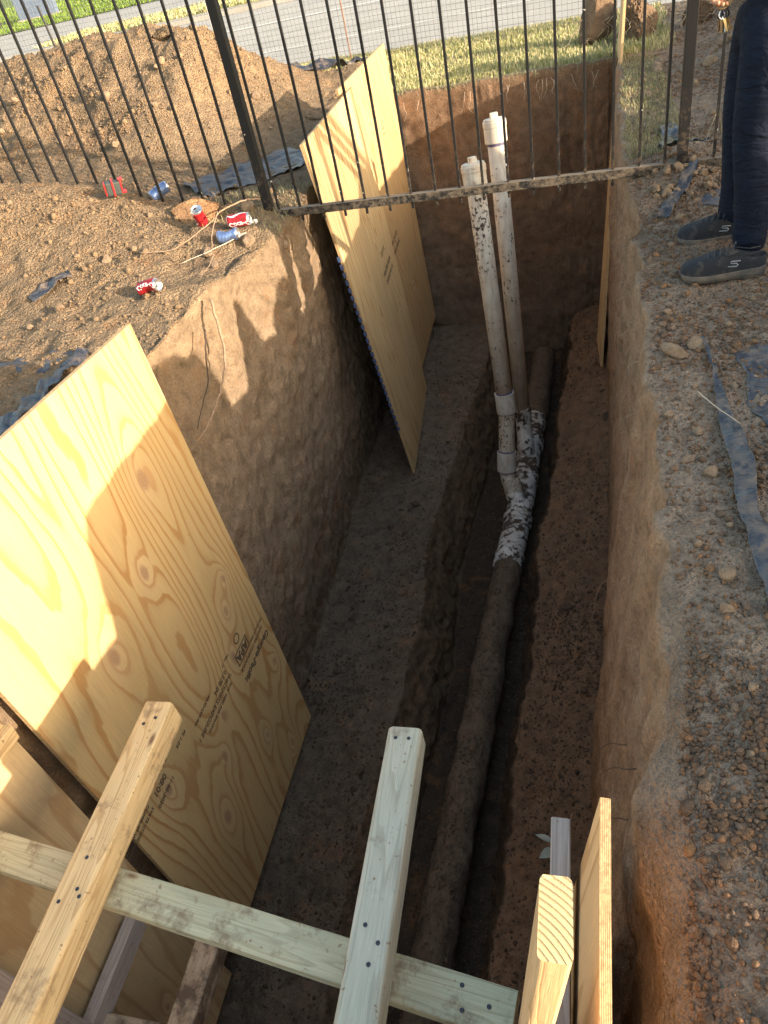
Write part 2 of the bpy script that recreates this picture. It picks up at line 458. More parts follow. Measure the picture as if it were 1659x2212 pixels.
def z_left(x, y):
    big = 0.70 * sst(-2.0, -3.05, x) * np.exp(-np.clip((y - 6.6), -9, 9) ** 2 / np.where(y < 6.6, 2 * 1.0 ** 2, 2 * 0.9 ** 2))
    big2 = 0.12 * np.exp(-((x + 4.0) / .7) ** 2 - ((y - 6.5) / .6) ** 2) + 0.06 * np.exp(-((x + 3.1) / .4) ** 2 - ((y - 6.5) / .6) ** 2)
    far = sst(-8.5, -6.0, x)
    berm = np.interp(x, [-5, -3.7, -3.2, -2.6, -2.2, -1.65, -1.4], [.52, .46, .40, .30, .20, .09, .0])
    berm = berm * np.exp(-((y - 3.85) ** 2) / np.where(y < 3.85, 2 * .62 ** 2, 2 * .34 ** 2))
    base = 0.07 + 0.02 * sst(5, 7, y) + .12 * np.exp(-((x + 1.95) / .28) ** 2 - ((y - 7.75) / .35) ** 2)
    z = base + (big + big2) * far + berm * far
    # low trough between berm and spoil heap
    return z

def z_right(x, y):
    d = x - lipRx(np.clip(y, -3, 6.5))
    z = lipRz(np.clip(y, -3, 6.5)) * np.exp(-np.clip(d, 0, 9) * 0.6) * 1.0
    berm = 0.50 * np.exp(-((x - 2.1) / .55) ** 2) * sst(-.28, .0, y) * (1 - sst(7.2, 8.4, y))  # mostly unseen ridge, added so that it shades the right bank
    shade_mounds = 1.15 * np.exp(-((x - 3.3) / .75) ** 2 - ((y - 3.55) / .62) ** 2)  # unseen mound, added to shade the ground behind the fence
    for ty, th, ts in ((1.42, .34, .06), (1.90, .38, .07), (2.32, .30, .055)):
        shade_mounds = shade_mounds + th * np.exp(-((x - 2.1) / .4) ** 2 - ((y - ty) / ts) ** 2)  # added narrow peaks that split the sunlight into fingers on the left wall
    shade_mounds = shade_mounds + .42 * np.exp(-((x - 2.1) / .5) ** 2) * sst(.20, .30, y) * (1 - sst(1.0, 1.3, y))  # added rise that sets the shadow edge on the near plywood
    shade_mounds = shade_mounds + .80 * np.exp(-((x - 2.7) / .5) ** 2 - ((y - 1.2) / .17) ** 2) + .25 * np.exp(-((x - 2.6) / .5) ** 2 - ((y - 2.1) / .2) ** 2)  # added unseen mounds that cast shade bands over the left bank
    hill = 0.34 * np.exp(-((x - 1.45) / .42) ** 2 - ((y - 5.9) / .75) ** 2)
    hill2 = 0.11 * np.exp(-((x - .55) / .22) ** 2 - ((y - 3.95) / .22) ** 2)
    near = 0.10 * np.exp(-((x - .45) / .22) ** 2 - ((y - .15) / .35) ** 2)
    dip = -0.03 * np.exp(-((x - .45) / .2) ** 2 - ((y - 4.5) / .4) ** 2)
    z = z - .11 * np.exp(-np.clip(d, 0, 9) / .05) * (1 - sst(.8, 1.5, y))
    return z + berm + hill + hill2 + near * .5 + dip + shade_mounds

def z_field(x, y):
    mid = 0.09 + 0.06 * sst(5, 6.5, y)
    wl = sst(-1.2, -1.8, x); wr = sst(-.2, .5, x)
    z = z_left(x, y) * wl + z_right(x, y) * wr + (0.15 + 0.0 * x) * (1 - wl) * (1 - wr)
    g = sst(6.3, 6.9, y)
    heap = (z_left(x, y) - .09) * wl + (z_right(x, y) - lipRz(6.5) * np.exp(-np.clip(x - .39, 0, 9) * .6)) * wr
    zl = 0.13 + np.clip(heap, 0, 9) 
    z = z * (1 - g) + zl * g
    # road bed cut
    yr = 9.15 - 0.13 * x
    f = sst(-0.35, -0.05, y - yr)
    z = z * (1 - f) + (-0.12) * f
    return z

# row / column parameters
rows = np.concatenate([np.arange(-2.2, .25, .05), np.arange(.25, 1.6, .0115), np.arange(1.6, 3.2, .016), np.arange(3.2, 5.0, .018), np.arange(5.0, 6.46, .022)])
nT = len(rows)
wallN = 90
rows2 = np.concatenate([np.arange(6.54, 9.4, .028), 9.4 + np.geomspace(.05, 500, 60)])
rows0 = -2.2 - np.geomspace(300, .05, 25)

def prof(y):
    segs = []
    lx = lipLx(y); lz = z_left(lx, y)
    outer = lx - np.concatenate([[320, 100, 40, 20, 13], np.linspace(10, 4.2, 40)[:-1], np.linspace(4.2, 1.2, 125)[:-1], np.linspace(1.2, 0, 80)])
    segs.append((outer, z_left(outer, np.full_like(outer, y)), 0))
    bx, bz = wbLx(y), wbLz(y)
    t = np.linspace(0, 1, 101)[1:]
    # rounded shoulder
    xx = lx + (bx - lx) * (1 - (1 - t) ** 2.0) * 1.0
    zz = lz + (bz - lz) * (t ** 1.15)
    segs.append((xx, zz, 1))
    ex, ez = ieLx(y), ieLz(y)
    t = np.linspace(0, 1, 31)[1:]
    segs.append((bx + (ex - bx) * t, bz + (ez - bz) * t, 2))
    fz = flz(y); fx = ex + .17
    t = np.linspace(0, 1, 28)[1:]
    segs.append((ex + (fx - ex) * (1 - (1 - t) ** 1.5), ez + (fz - ez) * t, 3))
    rx, rz = ieRx(y), ieRz(y); fx2 = rx - .08
    t = np.linspace(0, 1, 24)[1:]
    segs.append((fx + (fx2 - fx) * t, np.full(23, fz), 4))
    t = np.linspace(0, 1, 24)[1:]
    segs.append((fx2 + (rx - fx2) * t ** 1.3, fz + (rz - fz) * t, 5))
    wx, wz = wbRx(y), wbRz(y)
    t = np.linspace(0, 1, 34)[1:]
    segs.append((rx + (wx - rx) * t, rz + (wz - rz) * t, 6))
    lx2, lz2 = lipRx(y), z_right(lipRx(y), y)
    t = np.linspace(0, 1, 101)[1:]
    segs.append((wx + (lx2 - wx) * t ** 1.6, wz + (lz2 - wz) * t, 7))
    o = lx2 + np.concatenate([np.linspace(0, .75, 78)[1:], np.linspace(.75, 3.2, 80)[1:], np.geomspace(3.3, 300, 22)])
    segs.append((o, z_right(o, np.full_like(o, y)), 8))
    return np.concatenate([a for a, b, c in segs]), np.concatenate([b for a, b, c in segs]), np.concatenate([np.full(len(a), c) for a, b, c in segs])

PX = []; PZ = []
for y in rows:
    a, b, rg = prof(y); PX.append(a); PZ.append(b)
PX = np.array(PX); PZ = np.array(PZ); REG = rg
nc = PX.shape[1]
PY = np.repeat(rows[:, None], nc, 1)
# lip wander
wl = (REG <= 1); wr = (REG >= 7)
wob = 0.045 * fbm(rows * 2.3, rows * 0, rows * 0 + 3, 4)[:, None]
wobR = 0.018 * fbm(rows * 3.1, rows * 0 + 8, rows * 0 + 3, 4)[:, None] + 0.034 * fbm(rows * 9.0, rows * 0 + 2, rows * 0, 3)[:, None]
hz = sst(-1.9, 0.0, PZ)
PX = PX + np.where(wl, 1, 0)[None, :] * wob * 1.2 * hz * (PX > -4) + np.where(wr, 1, 0)[None, :] * wobR * hz * (PX < 1.5)
# ragged edges of inner trench
e = 0.045 * fbm(rows * 2.6, rows * 0 + 1, rows * 0, 4)[:, None]; e2 = 0.04 * fbm(rows * 2.9, rows * 0 + 5, rows * 0, 4)[:, None]
mL = np.interp(REG, [0, 1, 2, 3, 4, 5, 6, 7, 8], [0, 0, 1, 1, 0, 0, 0, 0, 0]); mR = np.interp(REG, [0, 1, 2, 3, 4, 5, 6, 7, 8], [0, 0, 0, 0, 0, 1, 1, 0, 0])
fadeL = np.ones(nc); i2 = np.where(REG == 2)[0]; fadeL[i2] = np.linspace(0, 1, len(i2)); i3 = np.where(REG == 3)[0]; fadeL[i3] = np.linspace(1, .4, len(i3))
fadeR = np.ones(nc); i6 = np.where(REG == 6)[0]; fadeR[i6] = np.linspace(1, 0, len(i6)); i5 = np.where(REG == 5)[0]; fadeR[i5] = np.linspace(.4, 1, len(i5))
PX += e * (mL * fadeL)[None, :] + e2 * (mR * fadeR)[None, :]
# far wall rows
last = PX[-1]; lastz = PZ[-1]; ztop = z_field(last, np.full(nc, 6.54))
ztop = np.where((REG >= 1) & (REG <= 7), np.maximum(ztop, .12), ztop)
t = np.linspace(0, 1, wallN + 1)[1:][:, None]
yw = 6.44 + 0.06 * t + 0.05 * np.sin(t * 3.1)
WX = np.repeat(last[None, :], wallN, 0); WZ = lastz[None, :] * (1 - t) + ztop[None, :] * t
WY = np.repeat(yw, nc, 1)
inside = (REG >= 1) & (REG <= 7)
WY = np.where(inside[None, :], WY, 6.44 + 0.08 * t)
# beyond
n2 = len(rows2)
BX = np.repeat(last[None, :], n2, 0); BY = np.repeat(rows2[:, None], nc, 1); BZ = z_field(BX, BY)
n0 = len(rows0)
CX = np.repeat(PX[0][None, :], n0, 0); CY = np.repeat(rows0[:, None], nc, 1); CZ = np.full((n0, nc), 0.05)
# near end wall of the trench
nw = 20; tt = np.linspace(0, 1, nw + 1)[:-1][:, None]
EX = np.repeat(PX[0][None, :], nw, 0); EY = np.full((nw, nc), -2.2) - .03 * (1 - tt); EZ = 0.05 * (1 - tt) + PZ[0][None, :] * tt
GX = np.concatenate([CX, EX, PX, WX, BX]); GY = np.concatenate([CY, EY, PY, WY, BY]); GZ = np.concatenate([CZ, EZ, PZ, WZ, BZ])
RR = np.repeat(REG[None, :], len(GX), 0)
zone = np.concatenate([np.zeros(n0), np.ones(nw), np.full(nT, 2), np.full(wallN, 3), np.full(n2, 4)])[:, None] + 0 * GX
NRg, NCg = GX.shape

def normals(X, Y, Z):
    P = np.stack([X, Y, Z], -1)
    du = np.gradient(P, axis=1); dv = np.gradient(P, axis=0)
    n = np.cross(du, dv); n /= (np.linalg.norm(n, axis=-1, keepdims=True) + 1e-12)
    return n
# displacement
N = normals(GX, GY, GZ)
steep = 1 - sst(.25, .75, np.abs(N[..., 2]))
trench = ((RR >= 1) & (RR <= 7) & (zone <= 3))
ctr = np.exp(-((GX + .3) / 5.5) ** 2 - ((GY - 3.5) / 6.0) ** 2)
lump = fbm(GX * 3.2, GY * 3.2, GZ * 3.2, 4)
med = fbm(GX * 11, GY * 11, GZ * 11, 4, .55)
fine = fbm(GX * 34, GY * 34, GZ * 34, 3, .6)
ridg = 1 - np.abs(fbm(GX * 5, GY * 5, GZ * 4, 4))
scal = fbm(GX * 6 + 3 * fbm(GX * 3, GY * 3, GZ * 3, 2), GY * 6, GZ * 9, 3)
scallop = np.abs(scal)
grassy = (GY > 6.5) & (GX > -1.9 - 1.5 * sst(7.4, 8.6, GY)) & (GX < .75)
gfac = sst(6.45, 6.75, GY) * sst(-1.95, -1.45, GX + .15 * med + sst(7.9, 8.6, GY) * 3.5) * (1 - sst(.62, .85, GX - 0.05 * (GY - 6.5) + .1 * med))
flat = (1 - steep)
surf = ~trench
heapm = sst(.22, .6, GZ) * (GX < -1.9)
dpos = np.zeros_like(GX)
A_l = np.where(surf, .050, .022); A_m = np.where(surf, .022, .015); A_f = np.where(surf, .0085, .0065)
A_l = np.where(RR == 8, .02, A_l); A_m = np.where(RR == 8, .014, A_m)
A_l = np.where(RR == 1, .026, A_l)
dpos = A_l * lump + A_m * (med + .35 * (1 - np.abs(med))) + A_f * fine
dpos += np.where((RR == 1) & (zone == 2), -.016 * np.exp(-scallop * 7) + .012 * fbm(GX * 9, GY * 9 - GZ * 5, GZ * 4, 3) * sst(.1, -.5, GZ), 0)
dpos += heapm * (0.05 * lump + .035 * np.abs(med) + .012 * fine)
# raised block where the heap was cut square, soft shade finger relief near left lip
dpos += np.where((RR == 7), .010 * fbm(GX * 4, GY * 22, GZ * 5, 4) + .012 * fbm(GX * 9, GY * 9, GZ * 9, 4), 0)
dpos += np.where((RR >= 2) & (RR <= 6) & (zone == 2), .020 * med + .014 * fine, 0)
dpos += np.where((zone == 3) & trench, .018 * fbm(GX * 16, GY, GZ * 3.2, 4) + .02 * lump, 0)
cr = 1 - np.abs(fbm(GX * 13 + 4, GY * 13 - GZ * 8, GZ * 7, 3)) 
dpos += np.where((RR == 1) & (zone == 2), .020 * (cr ** 6) * sst(-.1, -.8, GZ) * sst(-.1, .35, fbm(GX * 2, GY * 2, GZ * 2, 2) + .2), 0)
gro = np.abs(np.sin(np.pi * (GY + .25 * GZ + .05 * lump) / .095)) ** 6
dpos += np.where(((RR == 1) | (RR == 7)) & (zone == 2), -.013 * gro * sst(.0, .25, fbm(GX * 1.6, GY * 1.6 + 5, GZ * 2.2, 2)) * sst(-.15, -.4, GZ), 0)
gro2 = np.abs(np.sin(np.pi * (GX + .1 * GZ + .05 * lump) / .11)) ** 6
dpos += np.where((zone == 3) & trench, -.012 * gro2 * sst(.0, .3, fbm(GX * 1.6, GY, GZ * 1.6 + 2, 2)), 0)
dpos *= (1 - .75 * gfac) * np.clip(ctr * 2.5, 0.15, 1)
# hollows eaten from the upper left lip
for (cy, cz, s, a) in [(3.35, -.02, .16, .07), (2.55, -.1, .2, .05), (3.0, -.12, .10, -.05), (3.62, -.12, .09, -.06), (4.0, -.2, .12, -.05)]:
    dpos -= np.where((RR <= 1) & (zone == 2), a * np.exp(-((GY - cy) / s) ** 2 - ((GZ - cz) / .3) ** 2) * (GX > -1.95), 0)
N = np.where(np.isfinite(N), N, 0)
GX = GX + N[..., 0] * dpos; GY = GY + N[..., 1] * dpos; GZ = GZ + N[..., 2] * dpos
# keep everything beyond the kerb under the road sheets
yr = 9.15 - 0.13 * GX
GZ = np.where(GY > yr + .02, np.minimum(GZ, -.08), GZ)

# tint
def C(*c): return np.array(c, dtype=float)
tint = np.zeros(GX.shape + (3,))
tint[:] = C(.30, .195, .12)
big = fbm(GX * 1.1, GY * 1.1, GZ * 1.1, 3)[..., None]
leftc = C(.285, .205, .13); rightc = C(.32, .24, .175)
tint = np.where((GX < -1)[..., None], leftc, rightc) * (1 + .15 * big)
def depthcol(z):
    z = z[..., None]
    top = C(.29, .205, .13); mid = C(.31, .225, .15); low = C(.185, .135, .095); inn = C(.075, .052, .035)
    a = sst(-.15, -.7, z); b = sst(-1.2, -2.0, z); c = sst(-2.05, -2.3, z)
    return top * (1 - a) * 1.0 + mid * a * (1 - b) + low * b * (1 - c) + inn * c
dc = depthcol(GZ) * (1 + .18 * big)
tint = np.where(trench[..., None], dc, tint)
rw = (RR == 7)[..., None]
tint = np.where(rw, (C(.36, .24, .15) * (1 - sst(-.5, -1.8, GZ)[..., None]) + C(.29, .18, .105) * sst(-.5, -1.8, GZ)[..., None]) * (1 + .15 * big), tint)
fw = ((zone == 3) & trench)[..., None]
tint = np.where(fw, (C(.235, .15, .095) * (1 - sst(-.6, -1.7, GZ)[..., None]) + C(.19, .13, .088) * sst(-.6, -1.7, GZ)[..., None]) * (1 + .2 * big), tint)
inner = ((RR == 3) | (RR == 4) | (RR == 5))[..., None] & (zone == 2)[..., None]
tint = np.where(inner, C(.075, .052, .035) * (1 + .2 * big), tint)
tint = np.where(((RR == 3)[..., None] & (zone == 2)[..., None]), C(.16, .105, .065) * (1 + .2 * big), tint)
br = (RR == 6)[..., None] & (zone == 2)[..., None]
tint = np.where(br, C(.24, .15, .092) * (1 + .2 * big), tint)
gm = gfac[..., None] * (1 - trench[..., None])
tint = tint * (1 - gm) + C(.26, .23, .12) * gm
# fresh rusty subsoil
pr = sst(.25, .6, fbm(GX * 2.2, GY * 2.2, GZ * 2.2 + 9, 4))[..., None]
tint = tint * (1 - .2 * pr) + C(.36, .18, .08) * .2 * pr
tint = np.clip(tint, .02, .8)
grain = np.where(trench, .12, 1.0) * (1 - gfac * .5)

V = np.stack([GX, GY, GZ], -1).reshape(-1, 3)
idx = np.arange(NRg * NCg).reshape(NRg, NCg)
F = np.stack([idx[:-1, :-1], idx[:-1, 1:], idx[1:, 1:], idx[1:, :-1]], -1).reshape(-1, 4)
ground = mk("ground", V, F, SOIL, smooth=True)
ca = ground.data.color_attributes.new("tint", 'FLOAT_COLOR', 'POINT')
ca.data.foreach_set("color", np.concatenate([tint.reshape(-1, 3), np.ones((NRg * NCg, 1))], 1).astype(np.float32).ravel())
ga = ground.data.attributes.new("grain", 'FLOAT', 'POINT')
ga.data.foreach_set("value", grain.astype(np.float32).ravel())
tag(ground, kind='structure')

def gz(x, y):
    """height of the open ground at x, y (nearest grid point outside the trench)"""
    ok = (RR != 1) & (RR != 7) | (zone == 4)
    d = (GX - x) ** 2 + (GY - y) ** 2
    lo = (GZ > -.5)
    d = np.where(lo, d, 1e9)
    k = np.argmin(d)
    return float(GZ.ravel()[k])

# ------------------------------------------------------------------ plywood sheets
def frame_from(BL, BR, TL):
    """object matrix: local X = BL->BR, Y = up the sheet, Z = face normal"""
    BL, BR, TL = Vector(BL), Vector(BR), Vector(TL)
    x = (BR - BL).normalized(); y = (TL - BL); y = (y - x * y.dot(x)).normalized(); z = x.cross(y)
    m = Matrix((x, y, z)).transposed().to_4x4(); m.translation = BL
    return m

def text_obj(s, size, mat, name='stamp', parent=None, loc=(0, 0, 0), rot=0.0, th=0.0004, shear=0.0, bold=0.0, sx=1.0, align='LEFT', local=None):
    cu = bpy.data.curves.new(name, 'FONT'); cu.body = s; cu.size = size; cu.extrude = th; cu.shear = shear; cu.offset = bold
    cu.align_x = align; cu.resolution_u = 3
    o = bpy.data.objects.new(name, cu); COL.objects.link(o)
    dg = bpy.context.evaluated_depsgraph_get(); dg.update()
    me = bpy.data.meshes.new_from_object(o.evaluated_get(dg))
    bpy.data.objects.remove(o); bpy.data.curves.remove(cu)
    me.name = name
    me.transform(Matrix.Diagonal((sx, 1, 1, 1)))
    if local is not None: me.transform(local)
    me.materials.clear(); me.materials.append(mat)
    ob = bpy.data.objects.new(name, me)
    ob.location = loc; ob.rotation_euler = (0, 0, rot)
    return link(ob, parent)

def sheet(corners, mat, label, th=0.018, bow=0.0, nx=16, ny=32, cat='plywood sheet'):
    """corners BL, BR, TR, TL of the seen face; the thickness goes behind it"""
    BL, BR, TR, TL = [Vector(c) for c in corners]
    m = frame_from(BL, BR, TL); inv = m.inverted()
    L = [inv @ c for c in (BL, BR, TR, TL)]
    V = []; F = []; mi = []
    for side in (0, 1):
        for j in range(ny + 1):
            for i in range(nx + 1):
                u = i / nx; v = j / ny
                p = L[0] * (1 - u) * (1 - v) + L[1] * u * (1 - v) + L[2] * u * v + L[3] * (1 - u) * v
                p = p + Vector((0, 0, bow * math.sin(math.pi * v) * (0.6 + .4 * math.sin(math.pi * u)) - side * th))
                V.append(p)
    W = nx + 1; O = W * (ny + 1)
    for j in range(ny):
        for i in range(nx):
            a = j * W + i
            F.append((a, a + 1, a + W + 1, a + W)); mi.append(0)
            F.append((O + a, O + a + W, O + a + W + 1, O + a + 1)); mi.append(0)
    for i in range(nx):
        F.append((i, O + i, O + i + 1, i + 1)); a = ny * W + i; F.append((a, a + 1, O + a + 1, O + a)); mi += [1, 1]
    for j in range(ny):
        a = j * W; F.append((a, a + W, O + a + W, O + a)); a = j * W + nx; F.append((a, O + a, O + a + W, a + W)); mi += [1, 1]
    me = bpy.data.meshes.new("plywood_sheet"); me.from_pydata(V, [], F); me.materials.append(mat); me.materials.append(EDGE)
    me.polygons.foreach_set("material_index", mi); me.update()
    o = bpy.data.objects.new("plywood_sheet", me); o.matrix_world = m
    link(o); tag(o, label, cat, 'plywood shoring sheets')
    return o

PLA = m_ply("pine_plywood", [(.86, 1.98, .075), (.64, 1.72, .055), (.33, 1.62, .06), (.95, 1.18, .045), (1.03, 1.3, .035), (.86, .98, .05), (.63, .86, .042), (.52, .72, .05), (.36, .50, .065), (.83, .42, .03), (1.13, .62, .028), (.20, 1.0, .05), (.98, .12, .03)], 1.3)
PLB = m_ply("fir_plywood", [(.93, 1.7, .025), (.8, 1.25, .02), (.98, .9, .02), (1.05, .45, .02)], 5.1, pale=(.58, .42, .22), dark=(.40, .22, .09), rings=9.0, sw=2.0, kd=((.10, .05, .03), (.2, .11, .06)))
PLC = m_ply("tan_plywood", [(.5, 1.6, .03), (.7, 1.1, .03), (.8, .6, .028), (.9, 1.95, .025)], 8.7, pale=(.50, .33, .165), dark=(.38, .21, .085), rings=8.0, sw=2.2, kd=((.08, .04, .02), (.16, .08, .04)))
PLM = m_ply("grubby_plywood", [(.8, 1.5, .04), (1.05, .95, .035), (.95, .45, .03)], 12.0, pale=(.6, .43, .23), dark=(.46, .28, .13), rings=5.0, sw=1.6, dirty=.35)
PLE = m_ply("smooth_plywood", [], 3.3, pale=(.68, .44, .22), dark=(.5, .28, .12), rings=5.0, sw=2.0)

A = sheet([(-1.50, 0.955, -2.075), (-1.485, 2.185, -2.10), (-1.535, 2.18, .345), (-1.585, 0.955, .385)], PLA,
          "broad knotty pine plywood sheet with black printed stamps, its upper half in sunlight", bow=.012)
B = sheet([(-1.185, 4.29, -1.99), (-1.255, 5.49, -1.97), (-1.405, 5.42, .44), (-1.455, 4.27, .385)], PLB,
          "tall plywood sheet behind the fence rail, leaning in front of another, striped by fence shadows", bow=.01)
Cc = sheet([(-1.345, 5.30, -1.97), (-1.265, 6.40, -1.72), (-1.355, 6.42, .53), (-1.475, 5.30, .455)], PLC,
           "tan plywood sheet tucked behind the fence-side sheet at the far trench end")
# far right sheet seen nearly edge on
D = sheet([(.196, 5.70, -1.74), (.207, 5.24, -1.73), (.395, 6.38, .52), (.40, 6.80, .49)], PLB,
          "plywood sheet seen almost edge on against the far right trench wall", nx=8)
Mm = sheet([(-1.52, -.32, -2.12), (-1.50, .875, -2.10), (-1.545, .885, .02), (-1.56, -.31, .02)], PLM,
           "grubby plywood sheet low at the left behind the crossed timbers")
# near right sheet, long side up
Ee = sheet([(-.105, .74, -1.12), (-.175, -1.45, -1.12), (-.06, -1.55, .06), (.0305, .668, .06)], PLE,
           "bare plywood panel on the near right with its layered top edge in the sun", nx=20, ny=10)
Ee.data.transform(Matrix.Identity(4))

# black printing on the broad sheet: reads towards the camera, letters' tops pointing down
def face_z(o, u, v):
    h, p, n_, i = o.ray_cast(Vector((u, v, .5)), Vector((0, 0, -1)))
    return (p.z if h else 0.0) + .0026
bpy.context.view_layer.update()
def stamp(o, s, u, v, size, tilt=0.0, **k):
    ob = text_obj(s, size, INK, 'stamp', o, (u, v, 0), math.pi + tilt, **k)
    wd = len(s) * size * .55
    ob.location.z = max(face_z(o, u, v), face_z(o, max(.02, u - wd), v), face_z(o, max(.02, u - wd / 2), v))
    return ob
ST = 0.14
st = [("Georgia-Pacific", 1.20, .93, .052, dict(bold=.0006)), ("AUDITED COMPLIANCE", 1.17, .985, .026, {}), ("PRODUCT 5052", 1.19, 1.02, .022, {}),
      ("0.578 IN.", .80, 1.075, .036, {}), ("HUD-UM-40c", .64, 1.09, .026, {}), ("THICKNESS EXPOSURE 1", .82, 1.035, .032, {}), ("32/16  SIZED FOR SPACING", .80, .99, .022, {}),
      ("MILL 17", .86, 1.115, .022, {}), ("PS 1-09", .44, 1.12, .026, {}), ("201759346", .30, 1.15, .042, dict(bold=.0004)), ("08:01", .255, 1.095, .042, {}), ("11-02-2020", .28, 1.04, .028, {}),
      ("BONDED IN ACCORD WITH U.S. VOL.", .125, 1.175, .022, {}), ("PRODUCT STANDARD WOOD PANEL TO", .125, 1.145, .022, {}), ("MANUFACTURER CERTIFIES THE PANEL", .125, 1.115, .022, {}),
      ("COMPLIES WITH RATED SHEATHING", .125, 1.085, .022, {}), ("STATE CODE CONFORMS ASSN", .135, 1.055, .022, {})]
for s_, u, v, sz, k in st:
    stamp(A, s_, u - .03, v - 0.05 + (u - .6) * -.10, sz, **k)
zz_ = face_z(A, .9, .93) 
lg = MB()
lg.box((.93, .905, zz_), (.135, .006, .0006)); lg.box((.93, .97, zz_), (.135, .006, .0006)); lg.box((.865, .9375, zz_), (.006, .07, .0006)); lg.box((.995, .9375, zz_), (.006, .07, .0006))
lg.lathe([(.020, -.0006), (.020, .0006), (.026, .0006), (.026, -.0006)], 24, origin=(.93, 1.02, zz_)); lg.build('stamp_frame', INK, A)
stamp(A, "APA", .985, .958, .062, bold=.002)
# a blue painted dashed edge and printing on the far sheets
BLUE = m_simple("blue_edge_paint", (.06, .09, .2), .6)
bl = MB()
for k in range(26):
    bl.box((-.0015, .42 + k * .052, -.009), (.003, .034, .019))
bl.build('edge_paint', BLUE, B)
bl = MB()
for k in range(6):
    bl = MB(); bl.box((1.226 - .001 * k, 1.25 + k * .05, .0020), (.012, .025, .0016)); bl.build('paint_dash', BLUE, A)
for s_, u, v, sz in [("1-1-10", .93, 1.42, .06), ("RATED SHEATHING", 1.02, 1.30, .04), ("PS 1-09 EXPOSURE 1", 1.03, 1.23, .038)]:
    stamp(B, s_, u, v, sz)
for s_, u, v, sz in [("GP PLYWOOD RATED", .78, 1.16, .045), ("SHEATHING 15/32", .78, 1.08, .045)]:
    stamp(Cc, s_, u, v, sz)
bl = MB()
for k in range(3):
    bl = MB(); bl.box((.38, 2.20 + .04 * k, .001), (.04, .012, .001)); bl.build('stamp', INK, D)

# ------------------------------------------------------------------ timber frames
L_Y = m_lumber("yellow_lumber", (.68, .5, .27), (.46, .28, .12), .22, seed=1.0)  # pale yellow lumber
L_G = m_lumber("weathered_lumber", (.50, .47, .38), (.33, .29, .22), .12, seed=4.0, green=.35)
L_T = m_lumber("treated_lumber", (.55, .50, .33), (.36, .29, .17), .34, seed=7.0, green=.32)
L_P = m_lumber("grey_lumber", (.46, .38, .33), (.33, .25, .2), .1, seed=11.0)
L_D = m_lumber("muddy_lumber", (.46, .35, .24), (.3, .2, .12), .62, (.12, .08, .055), seed=15.0)
L_O = m_lumber("fresh_lumber", (.62, .42, .23), (.44, .25, .11), .06, seed=19.0)
ENDG = m_endgrain()

def timber(name, a, b, w_, h_, mat, parent, up=(0, 0, 1), r=.006, endmat=None, screws=(), sub=14):
    """beam from a to b (centre line), w_ across, h_ along 'up'"""
    a, b = Vector(a), Vector(b); y = (b - a); L = y.length; y.normalize()
    u = Vector(up); z = (u - y * u.dot(y)).normalized(); x = y.cross(z)
    m = Matrix((x, y, z)).transposed().to_4x4(); m.translation = (a + b) / 2
    # rounded section, lofted with slight waviness
    sec = []
    for cx, cz, a0 in ((1, 1, 0), (-1, 1, 90), (-1, -1, 180), (1, -1, 270)):
        for k in range(4):
            t = R(a0 + 30 * k)
            sec.append((cx * (w_ / 2 - r) + r * math.cos(t), cz * (h_ / 2 - r) + r * math.sin(t)))
    ns = len(sec); V = []; rr = random.Random(hash(name) % 1000 + int(L * 1000))
    for j in range(sub + 1):
        yy = -L / 2 + L * j / sub
        for (p, q) in sec:
            V.append((p + rr.uniform(-.0006, .0006), yy + (rr.uniform(-.0015, .0015) if j in (0, sub) else 0), q + rr.uniform(-.0006, .0006)))
    F = []; mi = []
    for j in range(sub):
        for k in range(ns):
            F.append((j * ns + k, (j + 1) * ns + k, (j + 1) * ns + (k + 1) % ns, j * ns + (k + 1) % ns)); mi.append(0)
    F.append(tuple(range(ns))); F.append(tuple(sub * ns + k for k in range(ns - 1, -1, -1))); mi += [1, 1]
    me = bpy.data.meshes.new(name); me.from_pydata(V, [], F); me.materials.append(mat); me.materials.append(endmat or mat)
    me.polygons.foreach_set("material_index", mi); me.update()
    bm = bmesh.new(); bm.from_mesh(me); bmesh.ops.recalc_face_normals(bm, faces=bm.faces[:]); bm.to_mesh(me); bm.free()
    o = bpy.data.objects.new(name, me); o.matrix_world = m
    link(o)
    if parent is not None:
        o.parent = parent; o.matrix_parent_inverse = parent.matrix_world.inverted()
    for (u_, v_) in screws:   # along length from b-end, across
        sc = MB(); sc.lathe([(0, .0012), (.0035, .0012), (.0048, .0004), (.0048, -.001)], 12)
        sc.box((0, 0, .0013), (.006, .0012, .0006)); sc.box((0, 0, .0013), (.0012, .006, .0006))
        so = sc.build('screw', SCREW); so.parent = o; so.location = (v_, L / 2 - u_, h_ / 2 + .0004); so.rotation_euler = (0, 0, rr.uniform(0, 1.5))
    return o

